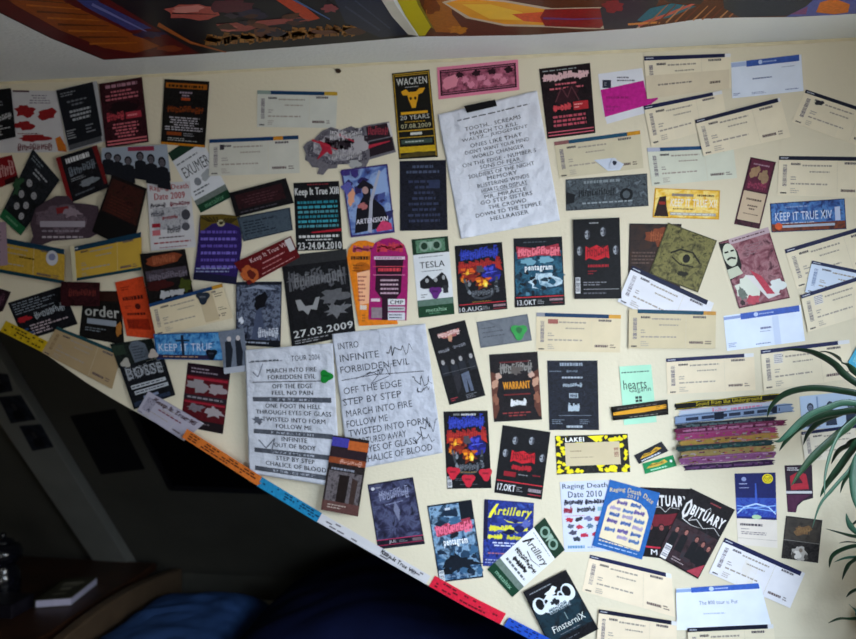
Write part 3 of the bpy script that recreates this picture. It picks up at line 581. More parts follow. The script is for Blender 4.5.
k=child(s,'adhesive_tape',[(464,106),(495,99.5),(497,106),(467,113)],'0c0c10','strip of black adhesive tape')
s=fly('dark red and black flyer right of the white set list',[(539,69),(590,63),(595.5,133),(547.5,139)],'1c0c10')
s.Mt(.06,.03,.9,.06,'98a0a0',1,2); s.L(.06,.09,.94,.19,'d8b0b4',5,9,.3); s.Mt(.1,.22,.9,.34,'c86470',2,4,.95,True,.4); s.B(.5,.42,.22,.14,'30141c',4,.3); s.LN([(.25,.5),(.4,.3),(.5,.45),(.6,.3),(.72,.5)],.02,'5c3038')
s.L(.2,.54,.55,.62,'d04850',6,5,.3); s.R(.6,.52,.9,.64,'b02830'); s.Mt(.62,.54,.88,.62,'e8a0a0',2,5); s.Mt(.1,.68,.9,.86,'b85060',3,6,.95,True,.55); s.R(.03,.91,.97,.925,'c86070'); s.R(.03,.955,.97,.97,'c86070')
s=Sheet('event_ticket','white ticket with bright magenta band and torn right end','ticket',None,'dcdde6',TG,outline=[(598,74),(642,68),(644,79),(646,92),(657,94.5),(658,99),(651,104),(645,107),(646,113),(607,124),(603,110)])
s.P([(600.5,90),(643.5,80.5),(646,92),(657,94.5),(658,99),(651,104),(605,117)],'c0208c'); s.R(602.5,80,611,88,'2c3040'); s.Mt(604.5,82,609,86,'a8a8b0',2,3); s.Mt(617,76,640,82,'5c5c68',2,4,.9); s.Mt(606,95,636,100,'9a2070',1,4); s.Mt(606,105,628,112,'a02478',2,5)
s=ticket('cream ticket with navy header highest on the right side',[(644,56.5),(731,53.5),(731,88),(647,99)],seed=23,hh=.1); s.R(.0,.46,.98,1,'d8cab0'); s.Mt(.14,.66,.6,.74,'8a8078',1,7,.9,hh=.5); s.Mt(.75,.74,.88,.82,'4a3c3c',1,8,.98,hh=.8)
s=Sheet('concert_ticket','white and blue ticket at the top right under the ceiling','ticket',[(731,62.5),(801,54.5),(803.5,91),(732,98.5)],'dce4f4',TG)
s.R(.22,0,.97,.17,'3c5aa8'); s.R(.0,.02,.22,.14,'a8b8dc'); s.E(.42,.08,.03,.06,'b8c8e8'); s.Mt(.46,.05,.7,.12,'a8b8e0',1,3); s.Mt(.72,.26,.95,.31,'a0aac4',1,4); s.Mt(.3,.48,.58,.56,'5c6c98',1,5,.98); s.Mt(.02,.86,.16,.94,'6878a8',2,6); s.Mt(.28,.88,.62,.95,'6878a8',2,7); s.Mt(.75,.88,.98,.94,'7888b0',1,8)
s=ticket('greenish cream ticket with blue header below two tilted tickets',[(647,148),(733,145),(737,178),(652,186)],'d2d4c4','1c4874',seed=27,hw=.7); s.R(0,0,.15,.1,'b0b4c8')
s=ticket('cream ticket tilted anticlockwise, left of its steeper neighbour',[(643.5,106),(722,90.5),(728,124),(651.5,146)],seed=29,hw=.88)
s=ticket('cream ticket tilted anticlockwise over two others, top right',[(695,120),(780,97.5),(790.5,137),(703.5,156)],seed=31,hw=.97,head='181c38')
s=ticket('cream ticket sloping down to the right at the upper right edge',[(806,89.5),(890,117.5),(878,153),(792,122)],seed=33,head='14182c'); s.B(.2,.24,.05,.08,'2c2c34',4,.3)
s=ticket('grey-tan ticket with teal header and orange end below the dark red flyer',[(554,142),(640,130.5),(643.5,168),(559,178.5)],'ccc2a6','1d4c68','c88c20',hw=.85,seed=35,hx=.17); s.R(0,.0,.17,.1,'8c5c5c')
k=child(s,'torn_paper_scrap',None,'c8d0e0','torn white scrap',outline=[(594,160),(612,158),(624,164),(620,170),(608,171)],thick=.0004)
s=fly('grey engraved long flyer under the teal-header ticket',[(565.5,179.5),(647,173.5),(648.5,206),(566,211)],'3c4248'); s.R(.01,.03,.99,.97,('1c2026','50585e','30363c','68727a',75))
s.Mt(.2,.08,.7,.2,'7c868c',1,4,.9,True,.7); s.L(.15,.35,.6,.6,'202428',5,8); s.E(.74,.6,.08,.2,'15181c'); s.E(.74,.6,.045,.12,'4c545a'); s.Mt(.2,.75,.9,.85,'8c969c',1,7,.9); s.P([(0,.4),(.12,.5),(.1,.75),(0,.8)],'15181c')
s=fly('yellow-gold festival ticket with dark bottle shape',[(655,188),(720,190.5),(719,219.5),(652.5,217.5)],'d09a1c',kind='concert_ticket',cat='ticket',group=TG)
s.R(.02,.03,.98,.97,('c8901c','e8b83c','f4dc88','dca428',45)); s.P([(.08,.3),(.18,.25),(.2,.6),(.24,.95),(.02,.95),(.05,.6)],'2a1814'); s.R(.08,.45,.18,.55,'8c2418'); s.T('KEEP IT TRUE XII',.26,.34,.95,.6,'ece8e4',.02); s.R(.27,.16,.6,.25,'8c8078'); s.Mt(.66,.16,.92,.24,'5c3c1c',1,3,.98,False,.8); s.Mt(.3,.64,.7,.72,'6c4c24',1,4); s.R(.26,.8,.95,.9,'a8a49c'); s.Mt(.28,.82,.93,.88,'e4e4e0',1,5,.98)
s=fly('maroon and tan bookmark-shaped ticket leaning right',[(750.5,157),(776,162),(759.5,229),(734,224)],'4a1428',kind='concert_ticket',cat='ticket',group=TG)
s.R(.08,.02,.92,.47,'581c34'); s.B(.3,.2,.18,.09,'a08060',4,.3); s.B(.68,.24,.18,.1,'94785c',5,.3); s.Mt(.15,.06,.85,.11,'9c7888',1,3,.9,True); s.L(.15,.34,.85,.44,'8c3450',6,6)
s.R(.06,.49,.94,.92,'c4ae94'); s.Mt(.2,.58,.85,.62,'4c3c34',1,4,.9,True,.7); s.Mt(.25,.67,.8,.76,'5c4c44',2,5,.9,True,.5); s.Mt(.2,.8,.85,.83,'6c5c50',1,6,.9,True)
s=ticket('cream ticket hanging level above the blue festival ticket at right',[(779,156),(868,157),(868,198),(777.5,195)],seed=37,head='10142a')
s=fly('blue night-sky festival ticket with white heading at right edge',[(770,203.5),(844.5,198.5),(846.5,229),(771.5,232.5)],'1c2c54',kind='concert_ticket',cat='ticket',group=TG)
s.R(.01,.03,.99,.97,('141c38','2c4c8c','5080c0','1c2444',55)); s.R(.01,.72,.99,.97,('3c1c18','7c3c24','1c1824',80)); s.T('KEEP IT TRUE XIV',.06,.34,.82,.62,'d4dcec',.02); s.R(.86,.25,.93,.7,'b4c0dc'); s.Mt(.15,.68,.7,.74,'c0c8d8',1,3); s.R(.15,.78,.85,.86,'a8b4c8'); s.Mt(.2,.13,.6,.2,'8ca0c8',1,4); s.E(.1,.8,.05,.12,'d0582c')
s=ticket('cream ticket tilted up to the right below the blue festival ticket',[(784.5,249.5),(872,223.5),(884,262),(797,289)],seed=39)
s=ticket('small bluish-white ticket wedged between two cream ones at right edge',[(812,260.5),(896,278),(888,312),(805,292)],'d0dcf0','20284c',seed=41,code='7c8cb0')
s=ticket('cream ticket with patterned square, tilted up, at right edge',[(800.5,295),(884,268.5),(894,306),(808,332)],seed=43,qr=True,head='20264c')
s=fly('dark brown flyer with orange emblem behind the olive one',[(629.5,223.5),(681.5,224),(680,292),(627.5,292)],'241a18')
s.R(.02,.02,.98,.98,('1c1414','30221e','3c2418',60)); s.B(.6,.18,.25,.13,'7c3c20',5,.3); s.L(.4,.1,.85,.26,'9c5430',5,5,.1); s.Mt(.06,.4,.6,.6,'5c4840',4,6,.95)
s=fly('olive engraved flyer with a dragon eye, turned clockwise',[(668,222.5),(717,240.5),(698,292.5),(649,274)],'4c4828')
s.R(.02,.02,.98,.98,('24220f','5a5530','7c7644','3a3719',75)); s.LN([(.25,.5),(.4,.38),(.65,.36),(.85,.5)],.03,'1a180c'); s.E(.56,.5,.15,.1,'8a8450'); s.E(.57,.5,.07,.08,'14120a'); s.LN([(.3,.56),(.5,.64),(.75,.6)],.025,'1e1c0e'); s.B(.6,.78,.1,.05,'1e1c0e',4,.3)
s=ticket('pale ticket sloping down right across the brown and olive flyers',[(632.5,265.5),(714,303),(699,341),(617.5,301.5)],'dcdce4','161a38',seed=45,hh=.12)
s=fly('maroon flyer with pale moustached portrait and white figures',[(718.5,242.5),(768,227),(790,298),(739,308.5)],'5c2c38')
s.R(.02,.02,.98,.98,('3c1c28','7c4450','a07078','4c2430',50)); s.R(.2,.0,1,.08,'b8a0a8'); s.Mt(.25,.02,.95,.06,'5c3c48',1,3,.95)
s.P([(0,.02),(.18,.04),(.3,.2),(.3,.4),(.22,.52),(0,.58)],'141412'); s.E(.14,.22,.13,.17,'c8ccb8'); s.LN([(.05,.17),(.13,.17)],.025,'1c1c18'); s.LN([(.17,.17),(.24,.17)],.025,'1c1c18'); s.LN([(.06,.28),(.14,.26),(.23,.29)],.03,'1c1c18'); s.P([(0,.42),(.22,.4),(.28,.52),(0,.56)],'c0c4b0')
s.B(.28,.74,.2,.18,'d4d8cc',5,.3); s.P([(.3,.55),(.5,.6),(.85,.92),(.6,.95)],'d8d4d4'); s.P([(.42,.5),(.6,.62),(.75,.9),(.6,.88)],'b83c50'); s.B(.85,.8,.14,.09,'d8dcdc',6,.3); s.B(.3,.92,.14,.07,'b84858',7,.3); s.B(.15,.8,.08,.1,'6c746c',8,.3); s.B(.1,.93,.05,.04,'3c2c30',9,.2); s.Mt(.45,.14,.9,.3,'8c6870',4,6,.9)
def faces_flyer(label,q,bars,logo='c01c28'):
    s=fly(label,q,'0b0a0d')
    for u,v in ((.3,.2),(.64,.17),(.13,.4),(.9,.4)):
        s.E(u,v-.01,.075,.068,'1e1e24'); s.E(u,v,.052,.055,'989ca4'); s.P([(u+.01,v-.05),(u+.05,v-.03),(u+.05,v+.03),(u+.01,v+.055)],'4c4e56'); s.R(u-.045,v-.02,u-.01,v,'2c2c34'); s.R(u+.01,v-.02,u+.045,v,'2c2c34'); s.R(u-.02,v+.028,u+.02,v+.038,'54545c')
    s.P([(.26,.34),(.34,.37),(.5,.33),(.62,.37),(.74,.34),(.76,.5),(.7,.48),(.5,.52),(.32,.49),(.25,.52)],logo); s.L(.28,.34,.74,.48,'5c0c14',5,6,.1)
    return s
s=faces_flyer('black flyer with four pale faces and red logo beside the brown flyer',[(573,219.5),(619.5,217.5),(621.5,298.5),(574.5,299)],1)
s.Mt(.35,.04,.6,.07,'a8a8ac',1,3); s.Mt(.3,.57,.75,.61,'a01c28',1,4,.98,True,.8); s.Mt(.3,.64,.6,.7,'8c1824',2,5); s.R(.03,.73,.13,.93,'c8c8cc'); s.S(.04,.74,.12,.92,'50505a',12); s.Mt(.2,.78,.9,.84,'7c7c84',2,6); s.LN([(.2,.88),(.95,.88)],.008,'8c8c90'); s.Mt(.2,.91,.8,.95,'5c5c64',1,6)
def demon(label,q,date=None):
    s=fly(label,q,'0a090e')
    s.P([(.1,.09),(.9,.07),(.88,.2),(.12,.22)],'161e50'); s.L(.1,.06,.9,.23,'26349c',5,8,.2); s.L(.12,.1,.88,.22,'3c4cc0',9,9,.08)
    s.L(.06,.24,.94,.38,'8c1c1e',6,8,.3); s.L(.1,.26,.9,.36,'b83028',7,10,.1); s.P([(.04,.42),(.08,.28),(.16,.3),(.14,.38)],'a82820'); s.P([(.96,.42),(.92,.28),(.84,.3),(.86,.38)],'a82820')
    s.B(.28,.44,.2,.12,'7c1c14',4,.3); s.B(.73,.43,.18,.12,'1a1a64',5,.3); s.B(.5,.38,.08,.06,'48424a',6,.4)
    s.spots(.12,.36,.42,.54,['b8341c','d8581c','501010','983018','e0881c'],16,.05,.03,3); s.spots(.58,.36,.88,.54,['2a2ca0','101040','4448c0','20206c'],16,.05,.03,4)
    s.E(.24,.42,.03,.018,'f0c838'); s.LN([(.14,.42),(.36,.43)],.012,'f0a02c',.004); s.LN([(.6,.44),(.86,.42)],.012,'5c6ce0',.004)
    s.LN([(.16,.5),(.22,.66),(.34,.78),(.5,.81)],.05,'3c4046',.03); s.LN([(.84,.5),(.8,.66),(.68,.78),(.5,.81)],.05,'3c4046',.03); s.spots(.16,.54,.3,.76,['5c6068','24262c','7c8088'],8,.03,.025,5); s.spots(.72,.54,.86,.76,['5c6068','24262c','7c8088'],8,.03,.025,6)
    s.L(.3,.68,.74,.77,'686c74',9,8,.14)
    s.B(.54,.58,.15,.09,'6c2410',8,.35); s.spots(.44,.52,.66,.64,['c05418','8c2c10','e8941c','301008'],10,.05,.03,7); s.B(.59,.59,.06,.05,'f0b428',9,.3); s.B(.6,.61,.03,.03,'f8e468',10,.25)
    return s
s=demon('black flyer with red and blue demon art reading 10 AUG',[(454.7,246),(502,242),(507.5,309),(458.7,313.5)])
s.Mt(.3,.845,.7,.86,'b88c2c',1,4,.98); s.R(.02,.875,.98,.885,'c82c38'); s.T('10.AUG',.02,.92,.48,.985,'c8c8cc',.03); s.Mt(.5,.92,.7,.98,'8c8c90',3,4); s.Mt(.72,.91,.98,.95,'a08088',1,4,.98,False,.8); s.Mt(.72,.965,.98,.985,'a02c38',1,5,.98)
def teal(label,q):
    s=fly(label,q,'0d1118'); s.R(.02,.2,.98,.84,('080c14','143c52','2c6078','0c1622',50)); s.B(.62,.64,.3,.12,('2c5874','88a8bc','c0d4e0','3c6880',45),6,.3); s.spots(.05,.5,.95,.82,['1c4c64','0c1622','4c7c94','123040','0a1018'],22,.07,.04,8)
    return s
s=teal('black and teal smoky flyer with pink logo right of the demon flyer',[(513.5,238.5),(562,236.5),(565,305),(515,307.5)])
s.P([(.05,.12),(.5,.16),(.92,.1),(.96,.28),(.5,.26),(.08,.3)],'9c2c3c'); s.L(.08,.14,.93,.27,'e07080',5,9,.2); s.B(.3,.34,.14,.05,'70a0b4',5,.3); s.B(.65,.33,.14,.05,'70a0b4',6,.3); s.T('pentagram',.22,.4,.78,.5,'e4eaee',.16); s.R(.0,.84,1,1,'101014')
s.R(.02,.855,.98,.867,'c82c38'); s.T('13.OKT',.05,.9,.42,.975,'c8c8cc',.03); s.Mt(.46,.9,.64,.97,'8c8c90',3,4); s.Mt(.7,.89,.97,.93,'a08088',1,4,.98,False,.8); s.Mt(.74,.95,.97,.965,'a02c38',1,5,.98); s.Mt(.2,.05,.8,.08,'4c545c',1,6)
s=Sheet('admission_card','white name card with green header and foot, upright, carrying purple pick','flyer',[(411.5,239.5),(448,236),(454.7,314),(419,318)],'d4d6da',FG)
s.R(0,0,1,.2,'16301f'); s.R(.1,.02,.9,.18,('16301f','5c8468','20402c',90))
for u in (.33,.67): s.E(u,.1,.14,.07,'7c9484'); s.E(u,.1,.09,.045,'1c3626')
s.P([(.42,.05),(.58,.05),(.5,.17)],'90a898'); s.Mt(.15,.23,.85,.25,'5c6068',1,3,.95); s.T('TESLA',.16,.3,.84,.38,'1c1c20',.05); s.Mt(.2,.41,.8,.43,'50545c',1,4,.95)
s.P([(.12,.54),(.25,.5),(.35,.47),(.48,.53),(.6,.5),(.75,.45),(.85,.5),(.9,.58),(.9,.66),(.2,.64),(.12,.62)],'16161a'); s.E(.32,.54,.05,.03,'9a9a9c'); s.E(.56,.54,.05,.03,'9a9a9c'); s.E(.78,.52,.04,.03,'9a9a9c'); s.R(.74,.62,.88,.72,'2c2c30'); s.Mt(.12,.7,.4,.76,'7c7c80',2,5)
s.R(0,.78,1,.86,'5c7468'); s.R(0,.86,1,1,'163c24'); s.T('metaltix',.22,.89,.8,.94,'98c0a4',.02); s.Mt(.3,.95,.7,.97,'5c9070',1,6)
s=Sheet('festival_pass','orange round-topped festival pass behind the magenta one','pass',None,'e07c18',None,outline=[(347,258),(348,250),(352,244),(358,241),(366,240.5),(374,243),(379,249),(388,290),(398,324),(359,326)])
s.label='orange round-topped festival pass half hidden by the magenta one'
s.L(353,246,376,252,'b84868',4,7,.3); s.Mt(351,256,370,260,'2c1c10',1,4,.98,False,.9); s.E(362,268,8,6,'b05c10'); s.Mt(353,264,370,272,'6c3808',3,5); s.P([(357,273),(370,270),(370,303),(360,305)],'ecb088'); s.Mt(358,275,370,302,'a8584c',7,6); s.Mt(360,305,367,310,'e0dcd4',1,7,.98,False,.9); s.Mt(362,314,368,322,'9c5c28',3,7)
s=Sheet('festival_pass','magenta round-topped festival pass in front of the orange one','pass',None,'9c1864',None,outline=[(370.5,260),(371,250),(375,243),(382,239),(391,237.5),(399,240),(405,246),(408,256),(408,280),(406.5,320.5),(368.5,319.5),(369.5,290)])
s.L(377,243,403,252,'c83c4c',4,7,.3); s.P([(375,256),(404,256),(402,272),(401,292),(396,299),(382,299),(375,290),(376,272)],'2a0c20'); s.R(374,256.5,405,259.5,'d8b8cc'); s.Mt(376,257,403,259,'601848',1,3,.95); s.LN([(373,266.5),(405,266.5)],.7,'d04858'); s.Mt(378,268,401,271.5,'d8404c',1,4,.98,True,.9); s.LN([(373,275),(405,275)],.7,'c87898')
for i in range(4): s.Mt(379,279+i*4.3,400,281.5+i*4.3,'c8a8b8',1,i+4,.85,True,.7)
s.R(371,298.5,380,301.5,'d8c0cc'); s.R(388,299,405,305,'d8d8dc'); s.T('CMP',390,300.3,403,304.2,'18181c',.04); s.R(388,306.5,405,311,'b8b8bc'); s.Mt(389,307.5,404,310,'202024',1,5,.98); s.R(388,312.5,405,320,'d0d0d8'); s.Mt(389,313.5,404,319,'28304c',2,6,.98); s.R(371.5,307.5,382,318,'8c7c84'); s.P([(382,299),(388,299),(388,320),(382,320)],'2a0c20')
s=fly('navy-black flyer with faint print between guitar photo and set list',[(399.7,161),(446,160),(447.8,230),(400,231)],'161827')
s.Mt(.1,.05,.9,.2,'485068',2,3,.98,True,.5); s.Mt(.08,.26,.95,.9,'343a54',8,5,.95,True,.45); s.R(.62,.28,.86,.4,'2c3450')
s=fly('violet photo flyer of a musician raising a guitar in blue light',[(341,170),(387.5,164),(395,232.5),(351,237.5)],'3c2c68',kind='photo_flyer')
s.R(.03,.02,.97,.97,('2c2450','4a60a0','88a0cc','3c3068',24)); s.P([(.6,.2),(.95,.05),(.95,.4),(.66,.42)],'8ca4d0'); s.spots(.05,.05,.4,.35,['3c3074','2c2458','5a5aa4'],7,.1,.06,3); s.spots(.62,.42,.94,.8,['2c2c5c','46508c','1c1a3c'],8,.09,.05,4); s.B(.14,.42,.08,.12,'d89878',4,.4)
s.P([(.3,.26),(.45,.18),(.62,.27),(.68,.34),(.3,.3)],'181420'); s.P([(.4,.28),(.58,.3),(.56,.42),(.82,.62),(.92,.9),(.1,.95),(.22,.6),(.4,.42)],'14121c'); s.E(.46,.34,.07,.055,'b08c88'); s.LN([(.82,.08),(.56,.5),(.44,.96)],.045,'a8a8b8',.09); s.B(.36,.56,.1,.05,'b06868',5,.3); s.P([(.6,.92),(.75,.8),(.94,.86),(.95,.95),(.6,.96)],'c83c68'); s.T('ARTENSION',.16,.75,.88,.82,'e4e0ec',.03,.2)
s=fly('black tall flyer of a standing band, leaning anticlockwise, right of handwritten list',[(428,328.8),(465,320),(485.5,395.5),(449.5,405)],'100f12')
s.P([(.18,.1),(.8,.08),(.66,.17),(.56,.17),(.5,.24),(.44,.17),(.32,.17)],'a8605c'); s.L(.2,.09,.78,.15,'d8b8b0',5,7,.2); s.B(.5,.18,.06,.04,'c09070',4,.3); s.L(.1,.3,.4,.34,'8c8c94',5,5); s.L(.52,.28,.85,.32,'7c7c84',6,5)
for u,v in ((.14,.46),(.4,.48),(.62,.46),(.9,.46)): s.head(u,v,.055,.035,'a8a4a4','3a3438','22242c',3)
s.R(.05,.6,.95,.605,'5c5c60'); s.P([(.3,.68),(.4,.62),(.5,.66),(.44,.82),(.3,.9)],'28262c'); s.P([(.52,.66),(.74,.64),(.74,.9),(.66,.9),(.64,.72),(.6,.9),(.52,.9)],'5c6478'); s.Mt(.08,.92,.4,.97,'a03440',2,5); s.Mt(.5,.92,.92,.98,'707078',3,6)
s=fly('slim grey card with faint lines carrying a green pick',[(476.5,322),(527.5,314),(532,340.5),(480.5,348)],'5c6068'); s.R(.02,.04,.98,.96,('50545c','6c7078','5a5e66',30)); s.Mt(.08,.2,.6,.7,'50545c',3,4,.9,False,.25)
s=ticket('tan ticket with blue header in the centre, below the teal flyer',[(536.5,312.5),(621,315),(620,352.5),(536,351)],'d6c6a6','16365a','d09a3c',hw=.86,seed=51,hx=.1); s.R(0,0,.1,.1,'8c8c94'); s.R(.14,.16,.26,.28,'9c5c54')
s=ticket('tan ticket with teal header right of its blue-header neighbour',[(629,309),(716,311.5),(715.5,348.5),(628.5,348.5)],'ccbd9c','18465c','c08c40',hw=.86,seed=53,hx=.1)
s=Sheet('concert_ticket','white and blue ticket in the middle of the right half','ticket',[(723.5,316),(800.5,305),(805,341),(727,351)],'dae4f6',TG)
s.R(.22,0,.98,.17,'3c5cb4'); s.R(.0,.04,.22,.12,'8c9ccc'); s.E(.42,.08,.03,.06,'b8c8e8'); s.Mt(.46,.05,.7,.12,'a8b8e0',1,3); s.Mt(.46,.46,.6,.52,'50588c',1,5,.98,False,.9); s.Mt(.45,.56,.62,.6,'7884b0',1,6); s.Mt(.03,.78,.18,.92,'7888b0',3,6); s.Mt(.38,.88,.62,.95,'7888b0',1,7); s.R(.62,.2,.7,1,'c8d4ee')
s=fly('black and brown flyer with orange lettering between two muscular arms',[(489,354.5),(537.5,351.5),(542,419.5),(494,422)],'171012')
for x in (0,1):
    g=lambda u:(u if x==0 else 1-u)
    s.P([(g(.0),.25),(g(.12),.3),(g(.16),.45),(g(.1),.6),(g(.14),.8),(g(.05),.95),(g(0),.95)],'5c3428'); s.B(g(.08),.44,.07,.07,'b88c74',4,.3); s.B(g(.07),.66,.06,.08,'8a5844',5,.3); s.B(g(.16),.33,.06,.05,'c09c8c',6,.3)
s.L(.2,.14,.86,.3,'84807c',5,8,.2); s.B(.52,.26,.14,.07,'5c5450',7,.4); s.R(.2,.12,.82,.14,'5c1c20'); s.T('WARRANT',.24,.42,.8,.53,'e09424',.05); s.R(.25,.6,.8,.62,'6c2020'); s.L(.38,.69,.7,.78,'dcdce0',8,6,.3); s.Mt(.1,.86,.9,.94,'8c3434',2,5,.95,True)
s=fly('navy upright flyer with centred white logos in the middle',[(547.2,360.5),(597.5,360.5),(599,430),(549.3,430)],'171b29')
s.Mt(.25,.03,.72,.08,'8c96a4',1,3,.98,False,.9); s.Mt(.03,.14,.35,.17,'6c7684',1,4); s.L(.38,.14,.6,.17,'6c7684',4,5); s.Mt(.28,.23,.7,.26,'a8b0bc',1,5,.98,True,.8); s.L(.3,.33,.68,.38,'94a0ac',5,8,.2); s.R(.42,.47,.6,.54,'9ca8b4'); s.L(.44,.48,.58,.53,'2c3444',5,4); s.L(.4,.63,.62,.73,'a8b4c0',7,5,.35); s.LN([(.2,.79),(.85,.79)],.006,'7c8694'); s.Mt(.06,.84,.42,.92,'6c7684',3,6); s.Mt(.62,.84,.96,.92,'6c7684',3,7); s.Mt(.35,.93,.68,.97,'a8b0bc',1,8,.98,True,.8)
# set lists and around
s=Sheet('set_list','crumpled printed set list with grey bars and bold capitals','set list',[(245.5,350),(333,343),(341,487),(249.5,473)],'c6c9d4',None,crumple=.0013,curl=.001,rough=.6)
s.Mt(.06,.085,.4,.105,'4c505c',1,2,.95); s.T('TOUR 2006',.52,.07,.85,.11,'3c404c',.0); s.R(.04,.1,.42,.104,'30343c')
for t,y,wi in [('MARCH INTO FIRE',.16,.56),('FORBIDDEN EVIL',.21,.54),('OFF THE EDGE',.28,.45),('FEEL NO PAIN',.33,.46),('ONE FOOT IN HELL',.43,.62),('THROUGH EYES OF GLASS',.48,.84),('TWISTED INTO FORM',.535,.7),('FOLLOW ME',.585,.4),('INFINITE',.68,.28),('OUT OF BODY',.73,.46),('STEP BY STEP',.83,.42),('CHALICE OF BLOOD',.88,.66)]:
    s.T(t,.52-wi/2,y,.52+wi/2,y+.033,'1c1e26',.03)
s.LN([(.08,.262),(.92,.262)],.006,'24262e')
for y in (.38,.635,.785,.93): s.R(.07,y,.95,y+.036,'4e525c'); s.Mt(.25,y+.008,.75,y+.028,'a0a4b0',1,int(y*50),.95,True,.8)
s.LN([(.08,.18),(.14,.22),(.2,.12)],.008,'6c7080'); s.B(.12,.57,.05,.03,'5c606c',3,.5); s.LN([(.12,.72),(.2,.78),(.3,.7),(.26,.8)],.012,'70747f')
s=Sheet('set_list','large handwritten set list with scrawled signatures','set list',[(332.5,334),(425.5,323.5),(443,452.5),(349,470.5)],'bfc2ce',None,crumple=.0016,curl=.001,rough=.6)
for t,u,y,wi in [('INTRO',.05,.07,.22),('INFINITE',.05,.16,.42),('FORBIDDEN EVIL',.04,.245,.74),('OFF THE EDGE',.05,.40,.62),('STEP BY STEP',.03,.48,.62),('MARCH INTO FIRE',.05,.565,.7),('FOLLOW ME',.04,.64,.44),('TWISTED INTO FORM',.05,.71,.84),('TORTURED AWAY',.09,.78,.56),('EYES OF GLASS',.2,.845,.54),('CHALICE OF BLOOD',.16,.915,.74)]:
    s.T(t,u,y,u+wi,y+.05,'3c3e46',-.004,.0)
s.LN([(.04,.345),(.4,.335),(.92,.36)],.005,'2c2e38'); s.LN([(.02,.49),(.2,.485)],.004,'2c2e38'); s.LN([(.2,.345),(.5,.3),(.35,.4),(.55,.36)],.006,'5a5c68')
def scrawl(u,v,w,h,seed):
    r=random.Random(seed); s.LN([(u+w*(i/11)+r.uniform(-.02,.02),v+h*r.random()) for i in range(12)],.008,'20222a',.004)
scrawl(.56,.13,.26,.1,3); scrawl(.8,.38,.18,.1,4); scrawl(.82,.46,.12,.07,6); scrawl(.76,.72,.22,.12,5); scrawl(.74,.83,.2,.08,9); scrawl(.32,.27,.3,.09,11)
s.R(.5,0,.506,1,'b4b8c4')
s=fly('dark photo flyer with violet and orange top overlapping both set lists',[(333,435),(369.5,440.5),(358,516.5),(321,509.5)],'2c2220',kind='photo_flyer')
s.R(0,.02,.46,.14,'403c98'); s.R(.46,.04,1,.16,'b85c28'); s.R(0,.16,1,.3,'2a1c22'); s.R(0,.28,1,.36,'8c4424'); s.L(.3,.3,.9,.36,'c09080',3,6); s.Mt(.1,.4,.9,.46,'8c90a0',1,3); s.R(.05,.46,.95,.88,('3a3434','6c6468','241c20',70)); s.P([(.35,.5),(.62,.5),(.6,.88),(.34,.88)],'1e1412'); s.P([(.7,.52),(.86,.55),(.84,.88),(.7,.88)],'3c2c28'); s.R(0,.86,1,1,'5c3c38'); s.Mt(.15,.89,.85,.96,'a89890',2,6)
s=fly('dark blue-violet smoky flyer by the diagonal edge below the handwritten list',[(367.5,484.5),(413,477),(425,544),(378,549.5)],'1b1b2c')
s.R(.02,.02,.98,.86,('12121e','2c2c48','505474','1a1a2c',45)); s.L(.2,.12,.85,.28,'9094b0',5,8,.12); s.P([(.52,.3),(.6,.45),(.55,.62),(.47,.45)],'787c98'); s.LN([(.3,.35),(.7,.32)],.01,'888cac'); s.E(.1,.08,.04,.025,'c8c8d0'); s.Mt(.16,.06,.3,.09,'a0a0a8',1,3); s.R(.0,.86,1,.87,'c02c5c'); s.R(0,.94,1,.95,'a0284c'); s.T('JUL',.26,.885,.42,.935,'c4c4cc',.04); s.Mt(.48,.89,.72,.93,'84848c',2,4); s.R(.76,.885,.96,.93,'6c5c64')
s=demon('black flyer with red and blue demon art and three red picks',[(443.5,411.5),(487.7,410.5),(491.5,488),(447,489)])
s.R(.22,.03,.36,.055,'6c6c70'); s.Mt(.4,.03,.75,.06,'b8b8bc',1,3,.95,False,.8); s.Mt(.3,.78,.7,.795,'b88c2c',1,4,.98); s.R(.02,.84,.12,.98,'c8c8cc'); s.S(.03,.85,.11,.97,'50505a',8); s.Mt(.2,.86,.9,.9,'505058',2,5); s.Mt(.3,.93,.8,.96,'484850',1,6)
s=faces_flyer('black flyer with four pale faces and red logo reading 17.OKT',[(502.7,425),(550.5,432),(541.7,499.5),(494.2,492.5)],1)
s.L(.3,.55,.7,.62,'a81c28',5,6,.3); s.R(.15,.66,.4,.73,'8c1824'); s.Mt(.45,.67,.7,.7,'8c8c90',1,3); s.Mt(.75,.65,.95,.69,'8c1824',1,3); s.R(.02,.8,.98,.815,'c02c38'); s.T('17.OKT',.05,.85,.42,.95,'dcdce0',.05); s.Mt(.45,.86,.63,.94,'8c8c90',3,5); s.Mt(.7,.86,.97,.92,'a09098',1,4,.98,False,.8); s.R(.7,.945,.97,.96,'a02c38')
s=fly('yellow and black camouflage-bordered ticket',[(555,436),(627.5,433.7),(630.3,471.8),(557,474.5)],'24221c',kind='concert_ticket',cat='ticket',group=TG)
r=random.Random(5)
for i in range(64):
    u,v = r.random(), r.random()
    if .13<u<.87 and .2<v<.78: continue
    u=min(max(u,.04),.96); v=min(max(v,.07),.93); s.B(u,v,.035,.055,'e8d81c',i,.5,7)
s.P([(.45,.03),(.68,.02),(.57,.2)],'ecdc20'); s.R(.13,.19,.88,.79,'c8b898'); s.Mt(.2,.38,.4,.44,'8c7c60',1,4); s.Mt(.2,.55,.6,.6,'a0907a',1,4); s.S(.8,.35,.86,.6,'9c7060',9); s.R(.12,.03,.42,.18,'1c1a16'); s.T('LAKEI',.14,.05,.4,.165,'f0f0ec',.2)
s=Sheet('concert_ticket','mint green slip behind the folded wristband','ticket',[(619.2,366.5),(651,364.5),(656.5,422),(624,425)],'a8dcc0',TG,curl=.0012)
